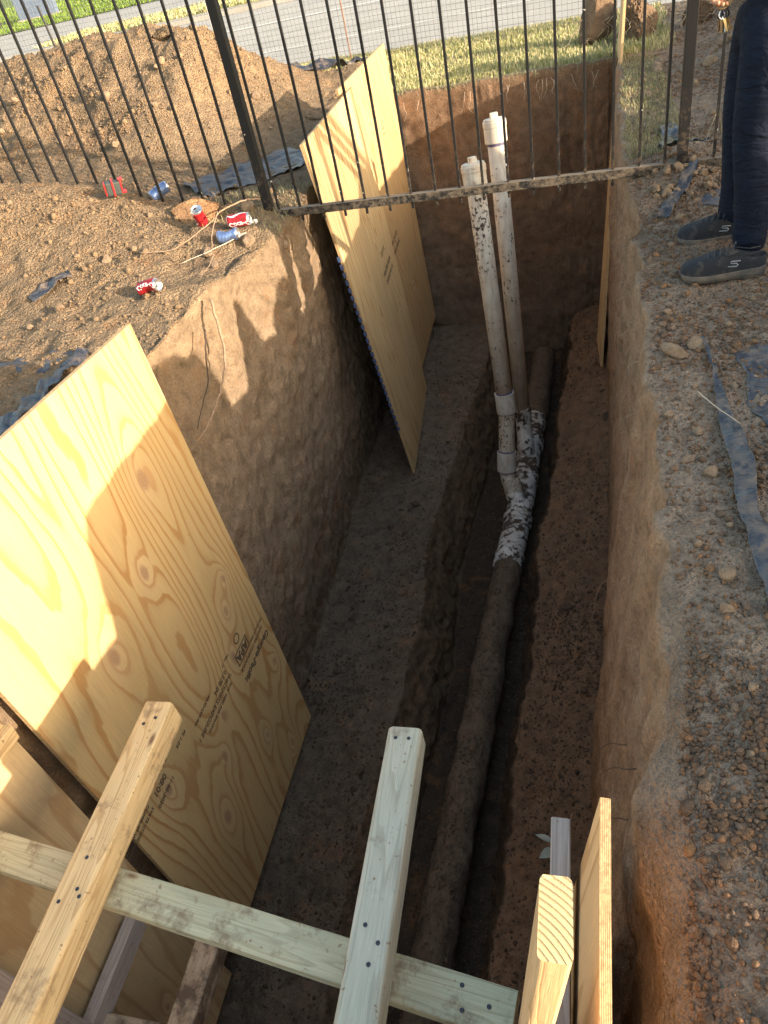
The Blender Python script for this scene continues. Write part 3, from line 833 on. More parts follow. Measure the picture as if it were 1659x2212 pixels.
bpy.context.view_layer.update()
fr = empty("shoring_frame", (-.7, .45, -.5))
tag(fr, "upper timber bracing of two long bars screwed across a greenish beam", "timber frame")
bpy.context.view_layer.update()
ZT = -.25
fb = timber("brace_bar", (-1.100, -.55, ZT - .0445), (-1.135, 1.015, ZT - .0445), .086, .086, L_Y, fr, r=.009, screws=[(.05, .012), (.07, -.015), (.43, .0), (.50, .012), (.53, -.02), (.515, .025)])
gb = timber("brace_bar", (-.405, -.55, ZT - .0445), (-.425, .98, ZT - .0445), .086, .086, L_G, fr, r=.013, screws=[(.03, -.018), (.03, .015), (.46, -.012), (.49, .02), (.53, .008)])
hb = timber("crossbeam", (-1.56, .635, -.385), (-.135, .434, -.385), .089, .040, L_T, fr, r=.006, screws=[(.10, .02), (.11, -.022), (.05, .0)])
ib = timber("upright", (-.275, .41, -1.95), (-.0315, .335, .40), .0385, .092, L_O, fr, up=(0, -1, .0), r=.007, endmat=ENDG)
jb = timber("side_bar", (-.055, -.55, -.285), (-.045, .775, -.285), .040, .089, L_P, fr, r=.004)

lf = empty("lower_shoring_frame", (-1.3, .5, -1.3))
tag(lf, "mud-caked lower timber bracing square seen beneath the greenish crossbeam", "timber frame")
bpy.context.view_layer.update()
timber("brace_bar", (-1.475, -.6, -1.145), (-1.475, .74, -1.145), .042, .089, L_P, lf, r=.004)
timber("brace_bar", (-1.175, -.6, -1.145), (-1.175, .72, -1.145), .085, .089, L_D, lf, r=.008)
timber("crossbeam", (-1.52, .435, -1.18), (-1.2, .43, -1.18), .089, .040, L_D, lf)
timber("crossbeam", (-1.2, .435, -1.24), (-.16, .42, -1.24), .089, .040, L_D, lf)
st_ = timber("stud", (-1.46, .40, -2.08), (-1.475, .345, .0), .11, .040, L_P, None, up=(1, 0, 0)); tag(st_, "pinkish stud standing against the grubby plywood in the bottom left corner", "stud")
wl_ = timber("wooden_block", (-1.535, .52, -.215), (-1.535, .885, -.235), .04, .055, L_Y, None, up=(0, 0, 1)); tag(wl_, "short sunlit lumber offcut at the left edge behind the grubby plywood", "wooden block")

# ------------------------------------------------------------------ black metal fence
fe = empty("metal_fence", (-.5, 3.88, .13)); tag(fe, "black ornamental metal fence spattered with mud spanning the trench", "fence")
fe.location = (0, 0, 0)
fy = lambda x: 3.862 - .051 * x
ang = math.atan(-.051)
rz = Matrix.Rotation(ang, 3, 'Z')
def rail(x0, x1, z, hgt=.041, dep=.038, nm='rail'):
    m = MB(); m.box(((x0 + x1) / 2, fy((x0 + x1) / 2), z), (abs(x1 - x0) / math.cos(ang), dep, hgt), rz)
    return m.build(nm, RAILM if z < .5 else FENCE, fe, bevel=.002)
rail(-1.596, .490, .13); rail(.538, 3.4, .13); rail(-6.5, -1.65, .13)
for zz in (1.42, 1.56): rail(-1.596, .490, zz, .034); rail(-6.5, -1.65, zz)
for zz in (.92, 1.03, 1.14): rail(.538, 3.4, zz, .042)
def post(x):
    m = MB(); m.box((x, fy(x), .62), (.047, .047, 2.2), rz); o = m.build('post', FENCE, fe, bevel=.003)
    c = MB(); c.box((x, fy(x), 1.725), (.055, .055, .012), rz); c.build('post_cap', FENCE, o, bevel=.002)
post(-1.62); post(.514); post(3.43)
xsp = [-1.184 - .126 * 3, -1.184 - .126 * 2, -1.184 - .126, -1.184, -1.06, -.93, -.805, -.674, -.546, -.426, -.299, -.175, -.049, .075, .203, .324, .437]
xsp += [.652 + .126 * k for k in range(22)] + [-1.75 - .126 * k for k in range(38)]
pm = None
for x in xsp:
    if pm is None:
        m = MB(); m.box((0, 0, .85), (.0125, .0125, 1.55), rz); po = m.build('picket', FENCE, fe, bevel=.0015); pm = po.data
    else:
        po = link(bpy.data.objects.new('picket', pm), fe)
    po.location = (x, fy(x), 0)
    if x > .54: po.scale = (1, 1, .74); po.location.z = .02; po.rotation_euler = (random.uniform(-.004, .004), random.uniform(-.004, .004), 0)

# ------------------------------------------------------------------ road, kerbs, far lawn
def strip(name, p, z, mat, nx=40, ny=6, th=None, noise=0.0):
    """quad p (4 xy corners ccw) as a sheet or slab with real thickness"""
    V = []; F = []
    for j in range(ny + 1):
        for i in range(nx + 1):
            u = i / nx; v = j / ny
            x = p[0][0] * (1 - u) * (1 - v) + p[1][0] * u * (1 - v) + p[2][0] * u * v + p[3][0] * (1 - u) * v
            y = p[0][1] * (1 - u) * (1 - v) + p[1][1] * u * (1 - v) + p[2][1] * u * v + p[3][1] * (1 - u) * v
            V.append((x, y, z))
    W = nx + 1
    for j in range(ny):
        for i in range(nx):
            a = j * W + i; F.append((a, a + 1, a + W + 1, a + W))
    if th:
        n = len(V); V += [(a, b, c - th) for a, b, c in V]
        for i in range(nx):
            F.append((i, n + i, n + i + 1, i + 1)); a = ny * W + i; F.append((a + 1, n + a + 1, n + a, a))
        for j in range(ny):
            a = j * W; F.append((a + W, n + a + W, n + a, a)); a = j * W + nx; F.append((a, n + a, n + a + W, a + W))
    return mk(name, V, F, mat)
ROAD = m_ground2("asphalt", [(.3, (.32, .30, .27)), (.6, (.39, .365, .33))], 1.2, 70, .35, .85, .006)
CONC = m_ground2("concrete", [(.3, (.30, .285, .26)), (.7, (.38, .36, .33))], 1.5, 40, .25, .85)
LAWN = m_ground2("lawn", [(.35, (.07, .12, .02)), (.55, (.13, .18, .045)), (.7, (.22, .24, .08))], 1.3, 28, .9, .9, .05)
DRY = m_ground2("dry_verge", [(.35, (.16, .17, .06)), (.6, (.30, .27, .13))], 2.5, 28, .9, .9, .05)
MARK = m_ground2("road_paint", [(.3, (.5, .49, .46)), (.7, (.62, .6, .56))], 6, 60, .1, .7)
ne = lambda x: 9.17 - .13 * x
tag(strip("road", [(-120, ne(-120)), (120, ne(120)), (120, 22.1), (-120, 22.1)], -.03, ROAD, 60, 8), kind='structure')
tag(strip("kerb", [(-120, 21.75), (120, 21.75), (120, 22.25), (-120, 22.25)], .09, CONC, 60, 1, th=.2), kind='structure')
tag(strip("verge", [(-14.4, 22.25), (120, 22.25), (120, 25.6), (-15.3, 25.6)], .10, DRY, 60, 4, th=.2), kind='structure')
tag(strip("pavement", [(-120, 25.6), (120, 25.6), (120, 37.5), (-120, 37.5)], .075, CONC, 60, 4), kind='structure')
tag(strip("driveway", [(-120, 22.25), (-14.4, 22.25), (-15.3, 25.6), (-120, 25.6)], .07, CONC, 20, 4), kind='structure')
# the lawn climbs gently to the far side
Vl = []; Fl = []
nyl = 40; nxl = 60
for j in range(nyl + 1):
    y = 37.5 + (j / nyl) ** 2 * 800
    for i in range(nxl + 1):
        x = -500 + 1000 * i / nxl; Vl.append((x, y, .10 + max(0, y - 37.5) * .035))
for j in range(nyl):
    for i in range(nxl):
        a = j * (nxl + 1) + i; Fl.append((a, a + 1, a + nxl + 2, a + nxl + 1))
tag(mk("lawn", Vl, Fl, LAWN), kind='structure')
for k, (x0, x1, y0, wd) in enumerate([(-60, 30, 17.1, .11), (-60, 30, 12.5, .05), (-30, -8.2, 19.6, .07)]):
    tag(strip("road_marking", [(x0, y0 - wd), (x1, y0 - wd), (x1, y0 + wd), (x0, y0 + wd)], -.026, MARK, 40, 1), kind='structure')
# tree belt beyond the lawn is out of sight; the blue-grey kiosk and the bench stand on the lawn
KI = m_simple("kiosk_panel", (.10, .14, .22), .6, sc=2, var=.12)  # panel colour darkened to stand in for the shadow on it
kt = empty("kiosk", (-27.6, 43.0, .25), (0, 0, .25)); tag(kt, "tall blue-grey kiosk panel across the road at the top left", "kiosk")
m = MB(); m.box((0, 0, 1.9), (2.1, .5, 3.7)); m.build('panel', KI, kt, bevel=.03)
m = MB(); m.box((0, 0, .06), (2.3, .7, .14)); m.build('base', CONC, kt, bevel=.01)
BK = m_simple("bench_iron", (.02, .02, .025), .5)
bt = empty("park_bench", (-29.6, 40.6, .2), (0, 0, .15)); tag(bt, "black iron bench across the road at the top left corner", "bench")
m = MB()
for k in range(5): m.box((0, -.05 + k * .11, .46), (1.9, .08, .04))
m.build('seat', BK, bt)
m = MB()
for k in range(4): m.box((0, .46 + .02 * k, .58 + k * .12), (1.9, .04, .08))
m.build('backrest', BK, bt)
for sx in (-.85, .85):
    m = MB(); m.tube([(sx, -.1, 0), (sx, -.05, .45), (sx, .42, .45), (sx, .5, .98)], .035, 6); m.tube([(sx, .45, 0), (sx, .38, .44)], .035, 6)
    m.tube([(sx, -.08, .44), (sx, -.1, .68), (sx, .45, .7)], .03, 6); m.build('leg', BK, bt)

# ------------------------------------------------------------------ welded wire fence by the road
WIRE = m_simple("galvanised_wire", (.30, .29, .27), .45, .6, var=.3, sc=4)
RUST = m_simple("rusty_rebar", (.24, .12, .07), .9, var=.3, sc=60)
wf = empty("wire_fence", (0, 0, 0)); tag(wf, "sagging welded wire fence on rusty rebar stakes along the road", "wire fence")
fp = [Vector((-16.5, 20.6, 0)), Vector((-14.24, 19.9, 0)), Vector((-9.96, 17.2, 0)), Vector((-2.24, 8.95, 0)), Vector((-.65, 8.55, 0)), Vector((1.6, 8.25, 0)), Vector((4.5, 7.9, 0))]
fp = [Vector((-9.5, 9.9, 0)), Vector((-6.2, 9.45, 0)), Vector((-2.24, 8.86, 0)), Vector((-.65, 8.42, 0)), Vector((1.6, 8.05, 0)), Vector((4.5, 7.6, 0))]
def along(s):
    for a, b in zip(fp[:-1], fp[1:]):
        l = (b - a).length
        if s <= l: return a + (b - a) * (s / l)
        s -= l
    return fp[-1]
tot = sum((b - a).length for a, b in zip(fp[:-1], fp[1:]))
m = MB(); s = 0.0; rr = random.Random(3)
H0, H1 = .12, 1.5
while s < tot:
    p = along(s); q = Vector((rr.uniform(-.006, .006), .012 * math.sin(s * 5), 0))
    m.tube([p + Vector((0, 0, H0)) + q, p + Vector((0, 0, .8)) + q * .5, p + Vector((0, 0, H1)) - q], .0021, 4, cap=False)
    s += .0508
nz = 28
for k in range(nz):
    z = H0 + .02 + (H1 - H0 - .02) * k / (nz - 1)
    pts = [along(min(tot, s_)) + Vector((0, .012 * math.sin(s_ * 5), z + .008 * math.sin(s_ * 2.3 + k * .4) * 1)) for s_ in np.arange(0, tot, .35)]
    m.tube(pts, .0021, 4, cap=False)
m.build('wire_mesh', WIRE, wf)
for (x, y, h, lx) in [(-2.24, 8.86, 1.5, -.02), (-.65, 8.42, 1.5, -.03), (1.6, 8.05, 1.5, 0), (-6.2, 9.45, 1.5, 0), (4.5, 7.6, 1.5, 0)]:
    m = MB(); m.tube([(x, y - .02, -.05), (x + lx, y - .02, h)], .0065, 6); m.build('stake', RUST, wf)
# the white seam where two rolls are tied
m = MB()
for dx in (-.05, -.03, .0, .03, .05):
    x0 = -3.72 + dx; m.tube([(x0, 9.04 + .02 * math.sin(dx * 90), .16), (x0 - .02, 9.03, .7), (x0 - .01, 9.02, 1.5)], .003, 4)
for k in range(9):
    m.tube([(-3.79, 9.05, .25 + k * .14), (-3.65, 9.02, .27 + k * .14)], .006, 5)
TIE = m_simple("pale_wire", (.62, .63, .65), .35, .4)
m.build('tied_seam', TIE, wf)
sk = MB(); sk.tube([(-5.9, 9.3, .02), (-5.95, 9.3, 1.2)], .014, 8)
so_ = sk.build('stake', BK); so_.name = 'fence_stake'; tag(so_, "thin black stake standing beyond the spoil heap at the left", "stake")

# ------------------------------------------------------------------ drain pipe assembly
PV = m_pvc("white_pvc", (.64, .57, .47), -.12, 46)
PVM = m_pvc("muddy_pvc", (.68, .66, .62), .50, 20, (.085, .06, .042))
PVC_ = m_pvc("clean_pvc", (.70, .66, .58), .02, 22, (.3, .2, .12))
PVS = m_pvc("streaky_pvc", (.64, .56, .45), .16, 52)
PURP = m_simple("purple_primer", (.13, .11, .2), .6, var=.3)
SEAM = m_simple("dirty_seam", (.2, .15, .11), .9)
dp = empty("drain_pipe", (0, 0, 0)); tag(dp, "white drain pipe along the trench bottom with two tall capped risers", "drain pipe")
def mainp(y): 
    return Vector((np.interp(y, [-3, 1.35, 2.22, 2.8, 3.74, 4.3, 5.23, 6.3, 7], [-.90, -.655, -.575, -.535, -.455, -.40, -.345, -.275, -.26]), y, np.interp(y, [-3, 3.7, 5.2, 6.3], [-2.36, -2.31, -2.29, -2.24])))
m = MB(); ys = np.linspace(3.62, 5.34, 40); m.tube([mainp(y) for y in ys], .098, 28); m.build('main_pipe', PVM, dp, smooth=True)
for y0, y1, r_ in [(3.58, 3.70, .104), (4.02, 4.10, .108), (4.52, 4.58, .108), (4.98, 5.05, .108), (5.30, 5.36, .104)]:
    m = MB(); m.tube([mainp(y0), mainp(y1)], r_, 28); m.build('hub', PVM, dp, smooth=False)
def muddy(name, y0, y1, r0, extra=0):
    ys = np.linspace(y0, y1, int((y1 - y0) * 55)); V = []; n = 40
    for y in ys:
        c = mainp(y)
        for k in range(n):
            a = 2 * math.pi * k / n
            V.append((c.x + r0 * math.cos(a), y, c.z + r0 * math.sin(a), a))
    V = np.array(V); d = .020 * fbm(V[:, 0] * 7, V[:, 1] * 7, V[:, 2] * 7, 4) + .011 * fbm(V[:, 0] * 26, V[:, 1] * 30, V[:, 2] * 30, 3) + .014 * sst(-.6, .9, -np.sin(V[:, 3]))
    V[:, 0] += d * np.cos(V[:, 3]); V[:, 2] += d * np.sin(V[:, 3])
    F = [(i * n + k, i * n + (k + 1) % n, (i + 1) * n + (k + 1) % n, (i + 1) * n + k) for i in range(len(ys) - 1) for k in range(n)]
    F.append(tuple(range(n - 1, -1, -1)))
    F.append(tuple((len(ys) - 1) * n + k for k in range(n)))
    return mk(name, V[:, :3], F, MUD, dp, smooth=True)
MUD = m_clod("mud_coat", [(.155, .11, .075), (.155, .11, .075)], 18)
muddy('mud_coated_pipe', -2.1, 3.64, .092); muddy('mud_coated_pipe', 5.3, 6.4, .102)
def seg(nm, pts, r_, mat, par=None, n=24):
    m = MB(); m.tube(pts, r_, n); return m.build(nm, mat, par or dp, smooth=len(pts) > 2)
# riser two (farther, right) : straight down to a wye on the main
c2 = mainp(4.92)
p2b = Vector((-.40, 5.02, -2.04)); p2t = Vector((-.465, 5.25, .10))
r2 = seg('riser', [p2b, p2b.lerp(p2t, .5), p2t], .0590, PV)
seg('wye_branch', [Vector((c2.x, 4.72, c2.z)), Vector((-.385, 4.86, -2.16)), p2b, p2b + (p2t - p2b) * .03], .063, PVM)
seg('collar', [p2b + (p2t - p2b) * .00, p2b + (p2t - p2b) * .05], .067, PVM)
def cap(p, d, par):
    rot = d.to_track_quat('Z', 'Y').to_matrix()
    m = MB(); m.lathe([(.0555, -.125), (.073, -.125), (.074, -.12), (.074, -.035), (.077, -.03), (.077, 0), (.072, .006)], 36, origin=p, mat=rot)
    m.build('cap_socket', PVC_, par, smooth=False)
    m = MB(); m.lathe([(.072, -.004), (.0715, .012), (.066, .017), (.0, .018)], 36, origin=p, mat=rot); m.box(p + rot @ Vector((0, 0, .032)), (.046, .046, .036), rot)
    c = m.build('cap_plug', PVC_, par)
    m = MB(); m.lathe([(.0585, -.145), (.0605, -.14), (.0605, -.128), (.0585, -.12)], 30, origin=p, mat=rot); m.build('primer_ring', PURP, par)
cap(p2t + (p2t - p2b).normalized() * .03, (p2t - p2b).normalized(), dp)
# riser one (nearer, left)
q0 = Vector((-.475, 4.50, -1.60)); q1 = Vector((-.565, 4.72, -.03))
seg('riser', [q0, q0.lerp(q1, .5), q1], .0585, PVS)
cap(q1 + (q1 - q0).normalized() * .05, (q1 - q0).normalized(), dp)
k1 = Vector((-.492, 4.40, -1.93))
def coupling(a, b, r_):
    d = (b - a).normalized(); o = seg('coupling', [a, a + d * .004, b - d * .004, b], r_, PVC_); o.data.polygons.foreach_set("use_smooth", [False] * len(o.data.polygons))
    for e in (a, b):
        m = MB(); m.tube([e - d * .010, e + d * .010], r_ - .009, 24); m.build('primer_ring', PURP, o)
d01 = (q1 - q0).normalized()
coupling(q0 - d01 * .02, q0 + d01 * .13, .071)
seg('riser', [q0 - d01 * .02, k1], .0585, PVS)
dk = (k1 - q0).normalized()
coupling(k1 - dk * .02, k1 + dk * .13, .071)
e1 = k1 + dk * .13
seg('elbow', [e1, e1 + Vector((.01, -.03, -.09)), Vector((-.455, 4.27, -2.16)), Vector((-.435, 4.22, -2.24)), Vector((-.41, 4.2, -2.29))], [.056, .056, .057, .062, .064], PVS)
m = MB(); m.tube([Vector((-.468, 4.30, -2.10)), Vector((-.448, 4.25, -2.19))], .067, 24); m.build('collar', PVS, dp)
seg('wye_branch', [Vector((-.452, 4.25, -2.18)), Vector((-.42, 4.20, -2.26)), Vector((-.40, 4.12, -2.32))], [.063, .07, .08], PVM)
# tiny black lettering down the farther riser
dR = (p2t - p2b).normalized()
side = Vector((-.25, -1, 0)); side = (side - dR * side.dot(dR)).normalized(); tx = -dR; ty = side.cross(tx)
for off, s_ in ((.45, "SDR 35  PVC SEWER PIPE ASTM D3034"), (1.15, "4 IN SDR 35 PSM  PVC SEWER")):
    pos = p2t - dR * off + side * .0560
    mm = Matrix((tx, ty, side)).transposed().to_4x4(); mm.translation = pos
    text_obj(s_, .020, INK, 'print', r2, local=mm)

# ------------------------------------------------------------------ loose soil: gravel on the spoil
def ico(sub=1):
    bm = bmesh.new(); bmesh.ops.create_icosphere(bm, subdivisions=sub, radius=1.0)
    v = np.array([p.co[:] for p in bm.verts]); f = np.array([[q.index for q in a.verts] for a in bm.faces]); bm.free(); return v, f
ICO1 = ico(1); ICO2 = ico(2)
rs = np.random.RandomState(5)
def rocks(name, P, size, mat, parent=None, hi=False, flat=.75, smooth=False):
    v, f = ICO2 if hi else ICO1
    n = len(P); k = len(v)
    d = 1 + .30 * (rs.rand(n, k) - .5) * (1 if hi else 1.6)
    sc = size[:, None] * (1 + .5 * (rs.rand(n, 3) - .5)); sc[:, 2] *= flat
    q = rs.randn(n, 4); q /= np.linalg.norm(q, axis=1, keepdims=True)
    w_, x, y, z = q.T
    Rm = np.stack([1 - 2 * (y * y + z * z), 2 * (x * y - z * w_), 2 * (x * z + y * w_), 2 * (x * y + z * w_), 1 - 2 * (x * x + z * z), 2 * (y * z - x * w_), 2 * (x * z - y * w_), 2 * (y * z + x * w_), 1 - 2 * (x * x + y * y)], -1).reshape(n, 3, 3)
    W = v[None] * d[..., None] * sc[:, None, :]
    W = np.einsum('nij,nkj->nki', Rm, W) + P[:, None, :]
    FF = (f[None] + (np.arange(n) * k)[:, None, None]).reshape(-1, 3)
    return mk(name, W.reshape(-1, 3), FF, mat, parent, smooth=smooth)
# cell areas for sampling
P3 = np.stack([GX, GY, GZ], -1)
cu_ = P3[1:, :-1] - P3[:-1, :-1]; cv_ = P3[:-1, 1:] - P3[:-1, :-1]
area = np.linalg.norm(np.cross(cu_, cv_), axis=-1)
cen = (P3[1:, :-1] + P3[:-1, 1:]) / 2
cx_, cy_, cz_ = cen[..., 0], cen[..., 1], cen[..., 2]
RRc = RR[:-1, :-1]; ZNc = zone[:-1, :-1]; gfc = gfac[:-1, :-1]; Nz = N[:-1, :-1, 2]
def scatter(weight, n):
    wgt = (weight * area).ravel(); wgt = wgt / wgt.sum()
    c = rs.choice(len(wgt), n, p=wgt); i, j = np.unravel_index(c, area.shape)
    a = rs.rand(n, 1); b = rs.rand(n, 1)
    return P3[i, j] + cu_[i, j] * a + cv_[i, j] * b, i, j
opn = ((RRc == 0) | (RRc == 8)) & (ZNc == 2) | (ZNc == 4) & (cy_ < 8.6) & (gfc < .3)
clus = np.clip(.55 + 1.1 * fbm(cx_ * 2.2, cy_ * 2.2, cz_ * 0 + 4, 4), .04, 2) ** 1.5
dlip = cx_ - lipRx(np.clip(cy_, -3, 6.5))
wR = ((RRc == 8) & (dlip > .05 * (1 - sst(.9, 1.6, cy_))) & (cx_ < 1.7) & opn) * clus * (.45 + 3.0 * np.exp(-((cy_ - .7) / .9) ** 2)) * (1 + 1.3 * (cy_ < 1.4))
P, i, j = scatter(wR * (cy_ > .2), 60000)
sz = .0020 + .0042 * rs.rand(len(P)) ** 2.6 + .010 * rs.rand(len(P)) ** 30
P[:, 2] += sz * .25
tag(rocks("gravel", P, sz, GRAVEL), kind='stuff')
cl2 = np.clip(fbm(cx_ * 5, cy_ * 5, cz_ * 0 + 14, 4) * 5 - .3, 0, 1.5)
P, i, j = scatter(((RRc == 8) & (cx_ < 1.2) & (dlip > .06) & opn & (cy_ > .25) & (cy_ < 2.4)) * cl2 * (.3 + 2 * np.exp(-((cy_ - .8) / .5) ** 2)), 9000)
sz = .0032 + .006 * rs.rand(len(P)) ** 1.6
P[:, 2] += sz * .3
tag(rocks("gravel", P, sz, GRAVEL), kind='stuff')
P, i, j = scatter(((RRc == 8) & (cx_ < 1.9) & opn & (cy_ > 1.3)) * clus, 30000)
sz = .0024 + .006 * rs.rand(len(P)) ** 3 + .012 * rs.rand(len(P)) ** 30
P[:, 2] += sz * .2
tag(rocks("gravel", P, sz, GRAVEL), kind='stuff')
P, i, j = scatter(((RRc == 0) & (cx_ > -5.5) & (cy_ > 1.2) & opn) * clus * (1 + 1.5 * (cz_ > .3)), 52000)
sz = .0028 + .007 * rs.rand(len(P)) ** 4 + .018 * rs.rand(len(P)) ** 60
P[:, 2] += sz * .2
GRAVL = m_clod("spoil_soil", [(0.23, 0.165, 0.105), (0.27, 0.19, 0.12), (0.29, 0.20, 0.12), (0.21, 0.15, 0.10), (0.31, 0.20, 0.11)])
tag(rocks("loose_soil", P, sz, GRAVL), kind='stuff')
P, i, j = scatter((((RRc == 2) | (RRc == 6) | (RRc == 4)) & (ZNc == 2) & (cy_ > .3)) * clus, 20000)
sz = .0025 + .007 * rs.rand(len(P)) ** 3 + .008 * rs.rand(len(P)) ** 25
tag(rocks("trench_crumbs", P, sz, DCLOD), kind='stuff')

n = 2600; yy = rs.uniform(.3, 3.6, n); aa = rs.uniform(.6, 2.6, n); cc = np.array([mainp(y_)[:] for y_ in yy])
P = np.stack([cc[:, 0] + .098 * np.cos(aa), yy, cc[:, 2] + .098 * np.sin(aa)], -1)
tag(rocks("mud_crumbs", P, .0025 + .006 * rs.rand(n) ** 3, MUD), kind='stuff')

# ------------------------------------------------------------------ grass
def blades(name, P, h, w_, mat, lean=.6, down=0.0):
    n = len(P); a = rs.rand(n) * 6.283; l = lean * rs.rand(n)
    dx, dy = np.cos(a), np.sin(a); sx, sy = -dy, dx
    mid = P + np.stack([dx * l * h * .35, dy * l * h * .35, h * .6 * (1 - down)], -1)
    tip = P + np.stack([dx * l * h, dy * l * h, h * (1 - .35 * l) * (1 - 2 * down)], -1)
    s = np.stack([sx, sy, 0 * sx], -1) * w_[:, None]
    V = np.stack([P - s, P + s, mid + s * .8, mid - s * .8, tip], 1).reshape(-1, 3)
    b = (np.arange(n) * 5)[:, None]
    me = bpy.data.meshes.new(name)
    F = [tuple(r) for r in np.concatenate([b, b + 1, b + 2, b + 3], 1).tolist()] + [tuple(r) for r in np.concatenate([b + 3, b + 2, b + 4], 1).tolist()]
    return mk(name, V, F, mat)
GR = m_grass()
wg = (ZNc == 4) * (gfc > .35) * (cy_ < 9.1 - .13 * cx_) * (cx_ > -6) * (cx_ < 1.2) * np.clip(.7 + fbm(cx_ * 3, cy_ * 3, cz_ * 0, 3), .1, 2)
P, i, j = scatter(wg, 60000)
tag(blades("grass", P, .018 + .035 * rs.rand(len(P)), .0016 + .0016 * rs.rand(len(P)), GR), kind='stuff')
wv = ((RRc == 8) & (ZNc == 2) & (cy_ > 4.1) & (cx_ < .62)) * 1.0 + ((RRc == 0) & (cx_ > -1.95) & (cy_ > 3.6) & (cy_ < 4.6)) * .25
P, i, j = scatter(wv, 5000)
STRAW = m_clod("dry_grass", [(.42, .36, .22), (.3, .3, .14), (.5, .42, .28), (.22, .25, .09)])
tag(blades("dry_grass", P, .015 + .035 * rs.rand(len(P)), .0012 + .001 * rs.rand(len(P)), STRAW, 1.2), kind='stuff')
# fringe of roots and blades hanging over the far edge and the right lip
n = 1500; P = np.stack([rs.uniform(-1.5, .42, n), 6.50 + rs.rand(n) * .03, .13 + rs.rand(n) * .03], -1)
tag(blades("hanging_grass", P, .03 + .07 * rs.rand(n) ** 2, .0012 + .001 * rs.rand(n), STRAW, .9, .75), kind='stuff')
# verge across the road
n = 16000; P = np.stack([rs.uniform(-15, 2, n), rs.uniform(22.3, 25.6, n), np.full(n, .1)], -1)
tag(blades("verge_grass", P, .05 + .10 * rs.rand(n), .010 + .008 * rs.rand(n), GR, .8), kind='stuff')
n = 26000; P = np.stack([rs.uniform(-42, -12, n), 37.6 + 22 * rs.rand(n) ** 1.5, np.full(n, .1)], -1); P[:, 2] += (P[:, 1] - 37.5) * .035
LB = m_clod("lawn_blades", [(.08, .15, .02), (.14, .22, .04), (.2, .27, .06)])
tag(blades("lawn_grass", P, .07 + .10 * rs.rand(n), .018 + .012 * rs.rand(n), LB, .8), kind='stuff')

# ------------------------------------------------------------------ single clods
def clod(x, y, size, label, group=None, mat=None, z=None, name="dirt_clod", flat=.75, sink=.25, cat="dirt clod", squash=(1, 1, 1), rot=None):
    v, f = ico(6) if size > .1 else ico(4) if size > .05 else ico(3)
    s0 = rs.rand(3) * 50
    d = 1 + .28 * fbm(v[:, 0] * 1.1 + s0[0], v[:, 1] * 1.1 + s0[1], v[:, 2] * 1.1, 2) + .13 * fbm(v[:, 0] * 3 + s0[2], v[:, 1] * 3, v[:, 2] * 3, 3) + .05 * fbm(v[:, 0] * 9, v[:, 1] * 9 + s0[0], v[:, 2] * 9, 3)
    d = d + .10 * np.abs(fbm(v[:, 0] * 6, v[:, 1] * 6 + s0[1], v[:, 2] * 6, 4)) + (.05 * fbm(v[:, 0] * 22, v[:, 1] * 22, v[:, 2] * 22, 3) if size > .05 else 0)
    if size > .1: d = d + .16 * np.abs(fbm(v[:, 0] * 4 + s0[2], v[:, 1] * 4, v[:, 2] * 4, 4)) + .10 * fbm(v[:, 0] * 14, v[:, 1] * 14, v[:, 2] * 14, 4)
    V = v * d[:, None] * size * np.array([1, .85, flat]) * np.array(squash)
    # facets: clip by a few planes so it breaks like soil
    for _ in range(7):
        nn = rs.randn(3); nn /= np.linalg.norm(nn); lim = size * (.48 + .22 * rs.rand()); dd = V @ nn
        V = V - np.clip(dd - lim, 0, 9)[:, None] * nn * .85
    if z is None: z = gz(x, y)
    o = mk(name, V, [tuple(q) for q in f.tolist()], mat or CLOD, loc=(x, y, z + size * flat * (1 - 2 * sink)), smooth=False)
    o.rotation_euler = rot or (0, 0, rs.rand() * 6)
    tag(o, label, cat, group); return o
R1 = "loose clods on the right bank"
clod(.398, 2.30, .035, "rounded ochre clod beside the upper end of the long plastic strip", R1)
clod(.312, 2.26, .036, "angular rust-brown clod near the lip, level with the strip's upper end", R1, squash=(1.5, .9, .8))
clod(.345, 1.84, .018, "small tan clod left of the plastic strip, halfway up the right bank", R1)
clod(.298, 1.70, .020, "flat orange clod close to the right lip", R1, squash=(1.3, .7, .6))
clod(.345, 1.63, .022, "smooth grey-brown clod touching the widest part of the plastic strip", R1)
clod(.33, 1.26, .021, "knobbly tan clod below the plastic strip on the grey gravel", R1)
clod(.56, 3.30, .030, "lumpy orange clod lying between the lip and the walker's far shoe", R1)
clod(.46, 3.36, .026, "tan clod at the end of the crumpled plastic scrap", R1)
clod(.37, .52, .024, "grey stone-like clod on the bank beside the layered panel", R1)
clod(.40, .62, .014, "pale grey chip among the gravel at the lower right", R1)
clod(.425, .34, .03, "flat slab-shaped clod in the lower right corner", R1, squash=(1.5, 1, .4))
clod(.47, .39, .022, "rusty blocky clod at the lower right edge", R1)
clod(.375, .30, .018, "rusty lump left of the slab-shaped clod at lower right", R1)
G3 = "small clods scattered over the grey gravel of the right bank"
sm = [(.28, 1.35), (.36, 1.42), (.31, 1.15), (.40, 1.05), (.33, .95), (.27, 1.92), (.43, 1.78), (.47, 2.05), (.36, 2.05), (.52, 2.45), (.33, 2.55), (.62, 2.62), (.36, 2.78), (.31, 3.0), (.40, 3.12), (.30, .80), (.38, .76), (.44, .70), (.35, .68), (.46, .55), (.42, .47), (.33, .43), (.48, .85), (.45, .95)]
for x, y in sm: clod(x, y, .009 + .008 * rs.rand(), "little reddish clod in the grey gravel of the right bank", G3)
